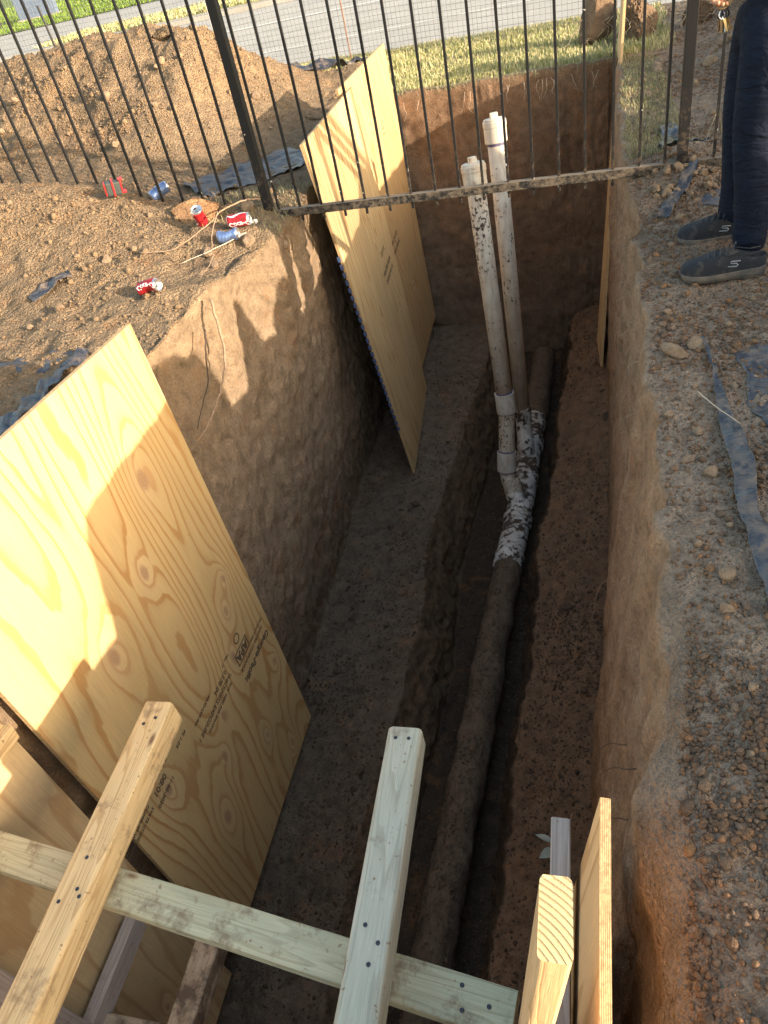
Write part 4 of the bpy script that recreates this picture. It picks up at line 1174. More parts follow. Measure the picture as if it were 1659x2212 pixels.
# mound of crumbly dirt burying the fence rail end, big sods beyond the fence
clod(-1.98, 3.80, .135, "large square-cut dirt block beside the drink cans at the fence", mat=CLOD, flat=.62, sink=.42, squash=(1.15, .9, .8))
G4 = "clods round the drink cans"
for k in range(70):
    y = rs.uniform(.9, 6.0); s_ = .012 + .03 * rs.rand() ** 3
    if k % 2: x = float(ieRx(y)) + (float(wbRx(y)) - float(ieRx(y))) * rs.uniform(.15, .95); z = np.interp(x, [float(ieRx(y)), float(wbRx(y))], [float(ieRz(y)), float(wbRz(y))])
    else: x = float(wbLx(y)) + (float(ieLx(y)) - float(wbLx(y))) * rs.uniform(.05, .9); z = np.interp(x, [float(wbLx(y)), float(ieLx(y))], [float(wbLz(y)), float(ieLz(y))])
    clod(x, y, s_, "dark clod fallen onto a ledge deep in the trench", "fallen clods in the trench", DCLOD, z=z)
for x, y, s_, l in [(-1.72, 3.90, .045, "orange clod just behind the two red cans"), (-1.60, 3.52, .04, "ochre clod in front of the blue-and-silver can"), (-1.50, 3.72, .035, "sunlit clod between the cans and the trench"), (-1.80, 3.42, .035, "cracked tan clod below the cluster of cans"), (-1.72, 3.30, .03, "small sunlit clod at the dangling root's foot")]:
    clod(x, y, s_, l, G4)
sod = m_clod("sod_soil", [(.15, .10, .065), (.21, .14, .085)], 16)
for x, y, s_, l, sq in [(.25, 7.42, .20, "big rooty sod block on the grass, left one of the pair", (1, .8, 1.05)), (.58, 7.30, .19, "big rooty sod block on the grass, right of its twin and lit brighter", (1, .85, 1.15)), (1.02, 7.35, .13, "rooty sod block at the top behind the right fence post", (.9, .8, 1.3))]:
    clod(x, y, s_, l, "rooty sod blocks beyond the trench end", sod, name="sod_block", cat="sod block", sink=.12, squash=sq, flat=.85)
G5 = "clods of the spoil heap"
for k in range(60):
    x = rs.uniform(-4.6, -2.2); y = rs.uniform(4.9, 6.6)
    clod(x, y, .012 + .034 * rs.rand() ** 3, "brown clod resting on the slope of the big spoil heap", G5)
for k in range(26):
    x = rs.uniform(.45, 1.2); y = rs.uniform(4.4, 6.3)
    clod(x, y, .022 + .03 * rs.rand() ** 2, "dull brown clod on the dug slope behind the right fence post", "clods behind the right fence post")
for k in range(34):
    x = rs.uniform(.36, .66); y = rs.uniform(3.62, 3.86)
    clod(x, y, .010 + .016 * rs.rand(), "crumbly clod heaped over the buried end of the fence rail", "crumbs over the fence rail end")
for k in range(26):
    x = rs.uniform(-3.6, -1.9); y = rs.uniform(2.6, 3.8)
    clod(x, y, .011 + .02 * rs.rand() ** 3, "tan clod lying on the left bank in front of the fence", "clods on the left bank")

# ------------------------------------------------------------------ plastic film scraps (thin crumpled sheets with thickness)
for bx, by in ((.25, 7.42), (.58, 7.30), (1.02, 7.35)):
    for k in range(12):
        a = rs.uniform(2.6, 6.0); x0 = bx + .16 * math.cos(a); y0 = by - .13 + .06 * rs.rand(); z0 = .18 + .16 * rs.rand()
        pts = [(x0, y0, z0)]
        for s in range(3): pts.append((pts[-1][0] + rs.uniform(-.06, .06), pts[-1][1] - rs.uniform(-.01, .04), pts[-1][2] - rs.uniform(-.01, .07)))
        m = MB(); m.tube(pts, [.004, .003, .002, .0015], 5); rt_ = m.build('root', m_simple("sod_root", (.38, .3, .2), .9) if 'sod_root' not in bpy.data.materials else bpy.data.materials['sod_root'], smooth=True)
        tag(rt_, "pale root trailing from one of the big sod blocks", "root", "roots on the sod blocks")

def film(outline, label, group="black plastic scraps", hgt=.02, seedz=0, thick=.0012, zoff=.008, folds=9, dens=.02):
    """outline: list of (left xy, right xy) pairs along the scrap"""
    V = []; n = len(outline); nu = 14; nv = max(10, n * 6)
    rows_ = []
    for j in range(nv + 1):
        t = j / nv * (n - 1); k = min(int(t), n - 2); f = t - k
        a = np.array(outline[k][0]) * (1 - f) + np.array(outline[k + 1][0]) * f
        b = np.array(outline[k][1]) * (1 - f) + np.array(outline[k + 1][1]) * f
        rows_.append([a * (1 - i / nu) + b * (i / nu) for i in range(nu + 1)])
    A_ = np.array(rows_)
    A_ = A_ + .006 * np.stack([fbm(A_[..., 0] * 40, A_[..., 1] * 40, A_[..., 0] * 0 + seedz, 3), fbm(A_[..., 0] * 40, A_[..., 1] * 40, A_[..., 0] * 0 + 7 + seedz, 3)], -1)
    cz = gz(float(A_[..., 0].mean()), float(A_[..., 1].mean()))
    zs = np.array([[gz(float(A_[j, i, 0]), float(A_[j, i, 1])) for i in (0, nu // 2, nu)] for j in range(nv + 1)])
    Z = np.array([np.interp(np.linspace(0, 1, nu + 1), [0, .5, 1], zs[j]) for j in range(nv + 1)])
    Z = Z + zoff + hgt * np.abs(fbm(A_[..., 0] * folds, A_[..., 1] * folds * 1.3, A_[..., 0] * 0 + seedz, 3))
    top = np.concatenate([A_, Z[..., None]], -1).reshape(-1, 3); bot = top - np.array([0, 0, thick])
    W = nu + 1; N_ = len(top); F = []
    for j in range(nv):
        for i in range(nu):
            a = j * W + i; F.append((a, a + 1, a + W + 1, a + W)); F.append((N_ + a, N_ + a + W, N_ + a + W + 1, N_ + a + 1))
    for i in range(nu):
        F.append((i, N_ + i, N_ + i + 1, i + 1)); a = nv * W + i; F.append((a, a + 1, N_ + a + 1, N_ + a))
    for j in range(nv):
        a = j * W; F.append((a, a + W, N_ + a + W, N_ + a)); a = j * W + nu; F.append((a, N_ + a, N_ + a + W, a + W))
    o = mk("plastic_scrap", np.concatenate([top, bot]), F, FILM, smooth=True)
    tag(o, label, "plastic scrap", group); return o
film([((.412, 2.34), (.422, 2.34)), ((.418, 2.15), (.430, 2.16)), ((.408, 1.98), (.435, 1.97)), ((.40, 1.80), (.455, 1.78)), ((.395, 1.62), (.452, 1.60)), ((.385, 1.48), (.432, 1.50)), ((.388, 1.30), (.445, 1.36)), ((.40, 1.14), (.46, 1.2)), ((.42, 1.05), (.5, 1.1))], "long narrow strip of blue-black plastic running along the right bank", seedz=1, hgt=.03, zoff=.012)
film([((.50, 2.24), (.60, 2.30)), ((.52, 2.10), (.66, 2.12)), ((.49, 1.96), (.66, 1.98)), ((.52, 1.86), (.66, 1.84)), ((.56, 1.74), (.68, 1.72))], "half-buried plastic patch at the right edge below the shoes", seedz=4, hgt=.008, zoff=.0015)
film([((.375, 3.42), (.425, 3.40)), ((.40, 3.53), (.455, 3.50)), ((.445, 3.60), (.48, 3.57)), ((.485, 3.70), (.53, 3.65)), ((.565, 3.84), (.585, 3.80))], "crumpled twisted plastic scrap between the lip and the far shoe", seedz=6, hgt=.05, folds=16)
film([((.50, 4.72), (.60, 4.68)), ((.49, 4.45), (.57, 4.42)), ((.44, 4.20), (.55, 4.16)), ((.46, 4.12), (.68, 4.08))], "bluish plastic scrap lying behind the rail by the right post", seedz=8, hgt=.07, folds=12)
film([((.55, 3.50), (.63, 3.44)), ((.60, 3.62), (.72, 3.50)), ((.66, 3.70), (.78, 3.6))], "dusty plastic piece under the far shoe's toe", seedz=9, hgt=.008, zoff=.002)
film([((-2.46, 2.46), (-2.36, 2.32)), ((-2.25, 2.52), (-2.18, 2.38)), ((-2.10, 2.52), (-2.07, 2.44))], "grey plastic sheet scrap half covered by soil behind the knotty plywood", seedz=12, hgt=.012, zoff=-.004)
film([((-2.06, 2.52), (-2.00, 2.50)), ((-2.06, 2.36), (-1.98, 2.34)), ((-2.08, 2.18), (-1.98, 2.12)), ((-2.1, 2.0), (-1.98, 1.9)), ((-2.1, 1.7), (-1.93, 1.6))], "torn plastic flap folded along the top edge of the knotty plywood", seedz=14, hgt=.05)
film([((-2.58, 2.98), (-2.52, 2.92)), ((-2.50, 3.10), (-2.44, 3.04)), ((-2.44, 3.16), (-2.38, 3.10))], "small curled plastic piece left of the lone red can", seedz=16, hgt=.05)
film([((-2.50, 4.72), (-2.22, 4.46)), ((-2.35, 5.0), (-2.05, 4.75)), ((-2.2, 5.35), (-1.80, 4.9)), ((-2.0, 5.6), (-1.72, 5.3))], "crinkled blue-black plastic lying behind the left fence post", seedz=18, hgt=.05, zoff=.004)
film([((-2.72, 8.05), (-2.60, 7.85)), ((-2.35, 8.35), (-2.25, 8.1)), ((-2.10, 8.5), (-2.02, 8.3)), ((-1.80, 8.45), (-1.76, 8.2))], "black plastic bag remnant on the grass behind the far plywood", seedz=20, hgt=.16, folds=5)

# ------------------------------------------------------------------ drink cans
ALU = m_simple("can_aluminium", (.75, .75, .76), .28, .95, var=.08, sc=80)
RED = m_simple("red_can_paint", (.36, .016, .022), .45, .15, var=.45, sc=60)
BLU = m_simple("blue_can_paint", (.16, .24, .46), .4, .5, var=.35, sc=25)
WHT = m_simple("white_can_print", (.8, .8, .78), .35, .1)
DRKH = m_simple("can_opening", (.02, .02, .02), .8)
def can(label, loc, axis, spin, mat, words=None, dent=0.0, seed=0, group="empty drink cans", rad=.033, L=.122, size=.046):
    ax = Vector(axis).normalized(); rot = ax.to_track_quat('Z', 'Y').to_matrix() @ Matrix.Rotation(spin, 3, 'Z')
    t = empty("drink_can", loc); t.rotation_euler = rot.to_euler()
    tag(t, label, "drink can", group)
    def crush(V):
        V = np.array(V)
        if dent:
            zz = V[:, 2]; a = np.arctan2(V[:, 1], V[:, 0])
            k = 1 - dent * np.exp(-((zz - .01) / .03) ** 2) * (0.5 + .5 * np.cos(2 * a + seed)) - dent * .35 * np.abs(np.sin(zz * 160 + 2 * a + seed)) * (np.abs(zz) < .045)
            V[:, 0] *= k; V[:, 1] *= k
            V[:, 0] += dent * .02 * np.sin(zz * 45 + seed); V[:, 2] *= (1 - dent * .25)
        return V
    m = MB(); m.lathe([(rad * .86, -L / 2 + .006)] + [(rad, z) for z in np.linspace(-L / 2 + .014, L / 2 - .016, 16)] + [(rad * .93, L / 2 - .009)], 40)
    m.V = [tuple(q) for q in crush(m.V)]; body = m.build('can_body', mat, t, smooth=True)
    m = MB(); m.lathe([(rad * .93, L / 2 - .009), (rad * .84, L / 2 - .002), (rad * .84, L / 2), (rad * .78, L / 2), (rad * .76, L / 2 - .005), (0, L / 2 - .005)], 40)
    m.V = [tuple(q) for q in crush(m.V)]; lid = m.build('lid', ALU, t, smooth=True)
    m = MB(); m.lathe([(0, 0), (.010, 0), (.010, .0006), (0, .0006)], 16); m.V = [(x * 1.0, y * .75 + .011, z + L / 2 - .0049) for x, y, z in m.V]; m.V = [tuple(q) for q in crush(m.V)]; m.build('opening', DRKH, lid)
    m = MB(); m.box((0, -.006, L / 2 - .0035), (.011, .02, .001)); m.V = [tuple(q) for q in crush(m.V)]; m.build('pull_tab', ALU, lid)
    m = MB(); m.lathe([(rad * .86, -L / 2 + .006), (rad * .76, -L / 2), (rad * .70, -L / 2), (rad * .55, -L / 2 + .009), (0, -L / 2 + .011)], 40)
    m.V = [tuple(q) for q in crush(m.V)]; m.build('base', ALU, t, smooth=True)
    def wrap(o, along_, around, rr_=rad + .0004):
        co = np.empty(len(o.data.vertices) * 3, dtype=np.float32); o.data.vertices.foreach_get("co", co); co = co.reshape(-1, 3)
        z = along_ + co[:, 0]; a = around + co[:, 1] / rad; r_ = rr_ + co[:, 2]
        V = crush(np.stack([r_ * np.cos(a), r_ * np.sin(a), z], -1)); o.data.vertices.foreach_set("co", V.astype(np.float32).ravel()); o.data.update()
    if words:
        for (s_, al, ar, sz_) in words:
            o = text_obj(s_, sz_, WHT, 'lettering', body, shear=.35, bold=.0008, th=.0003)
            wrap(o, al, ar)
        wv = []
        for k in range(20):
            u = k / 19; wv.append((-.052 + .104 * u, -.008 + .010 * math.sin(u * 6.0) - .018, 0))
        V = []; F = []
        for k, (a, b, c) in enumerate(wv):
            wd = .0022 + .004 * math.sin(math.pi * k / 19)
            V += [(a, b - wd, .0002), (a, b + wd, .0002)]
            if k: F.append((2 * k - 2, 2 * k, 2 * k + 1, 2 * k - 1))
        o = mk('printed_wave', V, F, WHT, body); wrap(o, 0, words[0][2] - .45)
    return t
def on(x, y, dz): return (x, y, gz(x, y) + dz)
can("dented red cola can lying alone on the left bank", on(-1.90, 2.95, .034), (.85, -.12, .12), 1.35, RED, [("Coca-Cola", -.050, 1.10, .034)], .22, 1)
can("smooth red cola can lying on its side beside the fence rail", on(-1.66, 3.60, .040), (.97, .10, .0), 2.0, RED, [("Coca-Cola", -.052, 1.15, .036)], .0, 2)
can("crushed red can standing with its silver lid up left of the other cans", on(-1.88, 3.62, .052), (.25, -.45, .85), .6, RED, [("Coca-Cola", -.050, 2.6, .030)], .34, 3)
can("split blue-and-silver can lying in front of the smooth red can", on(-1.70, 3.505, .036), (.95, .16, .02), .4, BLU, None, .30, 5)
can("small blue-and-red can lying behind the square dirt block", on(-2.28, 4.02, .045), (.7, .5, .25), .4, BLU, None, .12, 7)

# tape measure
TB = m_simple("dark_rubber", (.05, .06, .055), .6); TR = m_simple("red_plastic", (.55, .03, .03), .4)
tx_, ty_ = -2.43, 3.82
tm = empty("tape_measure", (tx_, ty_, gz(tx_, ty_) + .06), (.15, .1, .5)); tm.scale = (.72, .72, .72); tag(tm, "red and black tape measure case lying on the left bank by the fence", "tape measure")
m = MB(); m.box((0, 0, 0), (.115, .062, .10)); m.build('case', TB, tm, bevel=.014)
m = MB(); m.box((.0, -.0335, 0), (.012, .006, .104)); m.box((.0, .0, .0535), (.012, .072, .006)); m.build('red_trim', TR, tm, bevel=.001)
m = MB(); m.box((.061, 0, .01), (.01, .066, .09)); m.box((.064, 0, .058), (.03, .05, .012)); m.box((.074, 0, -.035), (.03, .05, .012)); m.build('red_bumper', TR, tm, bevel=.003)
m = MB(); m.box((-.061, 0, .0), (.008, .066, .09)); m.build('red_bumper', TR, tm, bevel=.003)

# ------------------------------------------------------------------ roots, stalks, leaves
def root(pts, r_, label, mat=ROOT, group=None, name="root", n=7):
    P = [Vector(p) for p in pts]; Q = []
    for k in range(len(P) - 1):
        a = P[max(k - 1, 0)]; b = P[k]; c = P[k + 1]; d = P[min(k + 2, len(P) - 1)]
        for s in range(6):
            t = s / 6
            Q.append(0.5 * ((2 * b) + (-a + c) * t + (2 * a - 5 * b + 4 * c - d) * t * t + (-a + 3 * b - 3 * c + d) * t ** 3) + Vector((random.uniform(-1, 1), random.uniform(-1, 1), random.uniform(-1, 1))) * r_ * .5)
    Q.append(P[-1]); L_ = len(Q)
    m = MB(); m.tube(Q, [r_ * (1 - .6 * k / L_) for k in range(L_)], n)
    o = m.build(name, mat, smooth=True); tag(o, label, "root", group); return o
PALE = m_simple("pale_rootlet", (.5, .42, .32), .8)
g1 = lambda x, y, d=.01: (x, y, gz(x, y) + d)
root([(-1.60, 2.92, .10), (-1.575, 2.86, .0), (-1.565, 2.80, -.14), (-1.575, 2.66, -.24), (-1.60, 2.50, -.31), (-1.63, 2.42, -.34)], .007, "thick grey root curving down the sunlit left wall", name="root")
root([(-1.60, 2.78, .02), (-1.60, 2.70, -.08), (-1.59, 2.62, -.16), (-1.60, 2.52, -.22), (-1.61, 2.43, -.28)], .004, "dark thin root beside the thick grey root on the left wall", m_simple("dark_root", (.05, .035, .025), .9))
root([g1(-1.60, 3.80, .10), g1(-1.66, 3.74, .11), g1(-1.74, 3.62, .09), g1(-1.80, 3.50, .08), g1(-1.95, 3.36, .03), g1(-2.1, 3.30, .015)], .0048, "pale bent root arching over the blue-and-silver can")
root([g1(-1.76, 3.60, .09), g1(-1.76, 3.45, .07), g1(-1.72, 3.30, .05), g1(-1.74, 3.16, .01)], .0032, "thin root hanging down below the drink cans")
root([g1(-1.42 - .2, 3.55, .03), g1(-1.75, 3.42, .03), g1(-1.9, 3.30, .02)], .0035, "short straw-like root on the bank below the drink cans", PALE)
for k, (y, z) in enumerate([(1.15, -.52), (1.02, -.42), (.93, -.50)]):
    root([(.17, y, z), (.12, y - .02, z + .01), (.075, y - .01, z - .005), (.045, y - .03, z - .01)], .0022, "fine dark rootlet poking out of the near right wall", m_simple("rootlet", (.12, .08, .05), .9), "rootlets of the right wall")
root([(.22, 2.35, -.95), (.17, 2.30, -1.02), (.16, 2.24, -1.2), (.13, 2.20, -1.35), (.10, 2.10, -1.55)], .004, "gnarled brown root dangling from the middle of the right wall")
root([(.17, 2.28, -1.02), (.09, 2.26, -1.1), (.06, 2.2, -1.22)], .0022, "thin side rootlet hanging left off the right wall's root")
root([(.36, 2.0, .035), (.40, 1.9, .04), (.45, 1.83, .03)], .002, "pale straw stalk lying across the right bank by the strip", PALE, name="straw")
root([(.42, .66, .04), (.47, .62, .03)], .002, "short grey stalk on the lower right gravel", PALE, name="straw")
root([g1(.74, 4.15, .02), g1(.70, 4.1, .16), g1(.63, 3.95, .03)], .0025, "bent green-yellow stalk by the right fence post", STRAW, name="stalk")
for k in range(16):
    x = -1.35 + rs.rand() * 1.7; z0 = .10
    pts = [(x, 6.46, z0)]
    for s in range(3): pts.append((pts[-1][0] + rs.uniform(-.03, .03), 6.43 - rs.rand() * .03, pts[-1][2] - .02 - .04 * rs.rand()))
    root(pts, .0014, "fine root dangling from the turf edge at the far trench end", PALE, "roots under the far turf edge", n=5)
for k in range(14):
    y = rs.uniform(2.4, 4.8); x = float(lipRx(y)); z0 = rs.uniform(-.4, -.03)
    pts = [(x + .01, y, z0), (x - .03 - .03 * rs.rand(), y - .02, z0 - .01), (x - .05 - .04 * rs.rand(), y - .04, z0 - .05 * rs.rand())]
    root(pts, .0010, "hair-thin rootlet sticking out below the right lip", PALE, "hair roots of the right lip", n=5)
LEAFM = m_simple("leaf_green", (.10, .14, .06), .5); LEAFP = m_simple("leaf_pale_underside", (.42, .44, .36), .6)
def leaf(c, yaw, tilt, L_, mat, par):
    V = []; F = []; n = 10
    for i in range(n + 1):
        u = i / n; wd = math.sin(math.pi * u ** .8) * L_ * .24
        for s in (-1, 0, 1): V.append((u * L_, s * wd, abs(s) * wd * .25 + .03 * L_ * math.sin(3 * u)))
    for i in range(n):
        for s in range(2):
            a = i * 3 + s; F.append((a, a + 3, a + 4, a + 1))
    n0 = len(V); V += [(x, y, z - .0006) for x, y, z in V]; F += [(a + n0, d + n0, c_ + n0, b + n0) for a, b, c_, d in F[:]]
    o = mk('leaf', V, F, mat, par, smooth=True); o.location = c; o.rotation_euler = (tilt, -.2, yaw)
    return o
lt = empty("leafy_twig", (-.035, 1.17, -1.28)); lt.location = (-.12, 1.42, -1.80)
tag(lt, "small twig with three leaves on the trench ledge beside the bare upright", "twig")
m = MB(); m.tube([(-.01, .0, .0), (.03, .03, .03), (.06, .05, .09), (.08, .1, .13)], .003, 6); m.tube([(.03, .03, .03), (.03, -.05, .02), (.035, -.10, .0)], .002, 6); m.build('stem', ROOT, lt, smooth=True)
leaf((.0, .02, .02), math.pi - .25, .5, .08, LEAFP, lt); leaf((.0, .0, .01), math.pi + .75, -.4, .08, LEAFP, lt); leaf((.04, .01, .02), math.pi + .95, -1.1, .11, LEAFM, lt)

# ------------------------------------------------------------------ the person on the right bank
JEANS = NT("black_jeans"); co_ = obco(JEANS); wv_ = JEANS.noise(JEANS.mapv(co_, (300, 300, 120)), 1.0, 2)
JEANS.bump(JEANS.math('ADD', JEANS.math('MULTIPLY', JEANS.noise(JEANS.mapv(co_, (10, 10, 22)), 1.0, 3, .5, 1.5), 2.0), JEANS.math('MULTIPLY', wv_, .15)), .7, .012)
JEANS = JEANS.fin(JEANS.mix(JEANS.noise(co_, 12, 3), (.005, .008, .018, 1), (.012, .017, .032, 1)), .9, Specular_IOR_Level=.15)
SHIRT = m_simple("dark_shirt", (.02, .022, .03), .85, sc=20, bump=.3)
SKIN = m_simple("skin", (.42, .22, .14), .5, var=.06)
SHOE = NT("knit_shoe"); sco = obco(SHOE)
SHOE.bump(SHOE.n("ShaderNodeTexVoronoi", {"Vector": SHOE.mapv(sco, (260, 160, 260)), "Scale": 1.0}).outputs[0], .5, .002)
SHOE = SHOE.fin(SHOE.mix(SHOE.ramp(SHOE.noise(sco, 26, 4, .7), [(.5, 0.), (.7, .6)]), (.012, .015, .021, 1), (.10, .085, .07, 1)), .85)
SOLE = NT("dusty_sole"); sco = obco(SOLE); SOLE = SOLE.fin(SOLE.mix(SOLE.ramp(SOLE.noise(sco, 18, 4, .7), [(.35, 0.), (.65, .9)]), (.045, .045, .05, 1), (.15, .12, .09, 1)), .8)
LACE = m_simple("grey_lace", (.05, .055, .065), .8); LOGO = m_simple("silver_logo", (.30, .33, .37), .4, .3)

def skinbody(name, chains, mat, parent, sub=2, loc=(0, 0, 0)):
    """chains: list of lists of (point, radius or (rx, ry)); shared points are merged by rounding"""
    key = {}; V = []; Rr = []; E_ = []
    for ch in chains:
        prev = None
        for p, r_ in ch:
            k = tuple(round(c, 4) for c in p)
            if k not in key: key[k] = len(V); V.append(p); Rr.append(r_ if hasattr(r_, '__len__') else (r_, r_))
            i = key[k]
            if prev is not None and prev != i: E_.append((prev, i))
            prev = i
    me = bpy.data.meshes.new(name); me.from_pydata(V, E_, []); me.materials.append(mat)
    o = bpy.data.objects.new(name, me); o.location = loc; link(o)
    sk_ = o.modifiers.new("skin", 'SKIN'); sk_.use_smooth_shade = True
    for i, r_ in enumerate(Rr): me.skin_vertices[0].data[i].radius = r_
    for v_ in me.skin_vertices[0].data: v_.use_root = False
    me.skin_vertices[0].data[0].use_root = True
    sb = o.modifiers.new("sub", 'SUBSURF'); sb.levels = sub; sb.render_levels = sub
    dg = bpy.context.evaluated_depsgraph_get(); dg.update()
    m2 = bpy.data.meshes.new_from_object(o.evaluated_get(dg)); m2.name = name
    bpy.data.objects.remove(o)
    m2.materials.clear(); m2.materials.append(mat)
    m2.polygons.foreach_set("use_smooth", [True] * len(m2.polygons))
    ob = bpy.data.objects.new(name, m2); return link(ob, parent)

PE = empty("person", (.66, 3.08, .02)); tag(PE, "person in black jeans and dark lace-up shoes standing at the right lip holding keys", "person")
# world -> local (empty has no rotation): figure faces -X; y = sideways
o0 = Vector((.66, 3.08, .02))
def W(x, y, z): return tuple(Vector((x, y, z)) - o0)
hipN, hipF = W(.70, 2.99, .86), W(.71, 3.19, .86)
pel = W(.705, 3.09, .90)
body = [[(pel, (.13, .10)), (W(.715, 3.09, 1.05), (.125, .10)), (W(.72, 3.09, 1.22), (.15, .10)), (W(.73, 3.09, 1.38), (.155, .095)), (W(.73, 3.09, 1.47), (.06, .06)), (W(.71, 3.09, 1.545), (.055, .055)), (W(.68, 3.09, 1.60), (.075, .078)), (W(.675, 3.09, 1.68), (.088, .082)), (W(.685, 3.09, 1.745), (.05, .05))],
        [(pel, (.13, .10)), (hipN, .085), (W(.672, 2.985, .50), .058), (W(.685, 2.975, .28), .052), (W(.70, 2.97, .09), .036)],
        [(pel, (.13, .10)), (hipF, .085), (W(.672, 3.205, .50), .058), (W(.685, 3.215, .28), .052), (W(.70, 3.22, .09), .036)],
        [(W(.73, 3.09, 1.38), (.155, .095)), (W(.74, 2.90, 1.37), .055), (W(.76, 2.86, 1.12), .042), (W(.64, 2.90, .99), .034), (W(.575, 2.97, .955), .026)],
        [(W(.73, 3.09, 1.38), (.155, .095)), (W(.74, 3.28, 1.37), .055), (W(.76, 3.33, 1.12), .042), (W(.66, 3.27, 1.02), .034), (W(.59, 3.20, .985), .026)]]
bd = skinbody('body', body, SKIN, PE)
nose = MB(); nose.lathe([(.0, .03), (.012, .012), (.017, -.008), (.004, -.016)], 10, origin=W(.588, 3.09, 1.645))
nose.build('nose', SKIN, bd, smooth=True)
for s in (-1, 1):
    ey = MB(); ey.lathe([(0, .011), (.008, .008), (.011, 0), (.008, -.008), (0, -.011)], 10, origin=W(.598, 3.09 + s * .031, 1.675)); ey.build('eye', m_simple("eye_white", (.6, .58, .55), .3), bd, smooth=True)
    er = MB(); er.lathe([(0, .03), (.012, .02), (.014, -.005), (.008, -.03), (0, -.034)], 10, origin=W(.70, 3.09 + s * .083, 1.66)); er.build('ear', SKIN, bd, smooth=True)
mo = MB(); mo.box(W(.594, 3.09, 1.602), (.008, .045, .008)); mo.build('mouth', m_simple("lips", (.35, .12, .1), .5), bd, bevel=.003)
v_, f_ = ICO2; hv = v_ * np.array([.098, .092, .085]); hv = hv[:, :] ; hv[:, 0] = np.maximum(hv[:, 0], -.062)
hr = mk('hair', hv + np.array(W(.70, 3.09, 1.715)), [tuple(q) for q in f_.tolist()], m_simple("dark_hair", (.02, .015, .012), .8), PE, smooth=True)
def W2(x, y, z): return W(x, y, z)
o0 = o0 + Vector((.035, .04, 0))
je = [[(W(.705, 3.09, .93), (.150, .118)), (W(.70, 3.09, .86), (.165, .125)), (W(.695, 3.0, .79), .120), (W(.680, 2.985, .62), .104), (W(.662, 2.98, .50), .082), (W(.666, 2.975, .42), .076), (W(.684, 2.97, .28), .072), (W(.686, 2.97, .17), .064), (W(.686, 2.965, .125), .069), (W(.69, 2.965, .09), .058), (W(.695, 2.965, .06), .05)],
      [(W(.70, 3.09, .86), (.165, .125)), (W(.695, 3.18, .79), .116), (W(.680, 3.20, .62), .100), (W(.662, 3.205, .50), .080), (W(.666, 3.21, .42), .074), (W(.676, 3.215, .28), .070), (W(.675, 3.215, .17), .064), (W(.672, 3.215, .125), .070), (W(.68, 3.215, .09), .057), (W(.69, 3.215, .06), .05)]]
skinbody('jeans', je, JEANS, PE)
shc = [[(W(.715, 3.09, .93), (.158, .124)), (W(.715, 3.09, 1.05), (.150, .118)), (W(.72, 3.09, 1.22), (.17, .12)), (W(.73, 3.09, 1.38), (.172, .112)), (W(.73, 3.09, 1.455), (.085, .08))],
       [(W(.73, 3.09, 1.38), (.172, .112)), (W(.74, 2.90, 1.37), .068), (W(.76, 2.86, 1.12), .056), (W(.67, 2.89, 1.01), .044)],
       [(W(.73, 3.09, 1.38), (.172, .112)), (W(.74, 3.28, 1.37), .068), (W(.76, 3.33, 1.12), .056), (W(.69, 3.28, 1.04), .044)]]
skinbody('shirt', shc, SHIRT, PE)
def hand(wrist, pdir, fdir, parent):
    """closed hand: palm from wrist along pdir, fingers curling towards fdir"""
    w0 = Vector(wrist); p = Vector(pdir).normalized(); f = Vector(fdir); f = (f - p * f.dot(p)).normalized(); s = p.cross(f)
    V = [[(tuple(w0), (.026, .02)), (tuple(w0 + p * .045), (.040, .019)), (tuple(w0 + p * .085), (.040, .017))]]
    skinbody('palm', V, SKIN, parent)
    for k, (ln, off) in enumerate([(.040, -.030), (.046, -.010), (.042, .010), (.034, .029)]):
        a = w0 + p * .086 + s * off
        b = a + (p * .75 + f * .65).normalized() * ln; c = b + (f * 1.0 - p * .25).normalized() * ln * .75; d = c + (-p * .9 + f * .3).normalized() * ln * .6
        skinbody('finger', [[(tuple(a), .0098), (tuple(b), .0092), (tuple(c), .0085), (tuple(d), .0072)]], SKIN, parent)
    a = w0 + p * .03 - s * .034; b = a + (p * .6 - s * .5 + f * .5).normalized() * .036; c = b + (p * .6 + f * .6 + s * .3).normalized() * .03
    skinbody('thumb', [[(tuple(a), .012), (tuple(b), .0105), (tuple(c), .0085)]], SKIN, parent)
hand(W(.575, 2.97, .955), (-.62, .62, -.22), (.1, .2, -1), bd)
hand(W(.59, 3.20, .985), (-.7, -.35, -.2), (.1, .1, -1), bd)
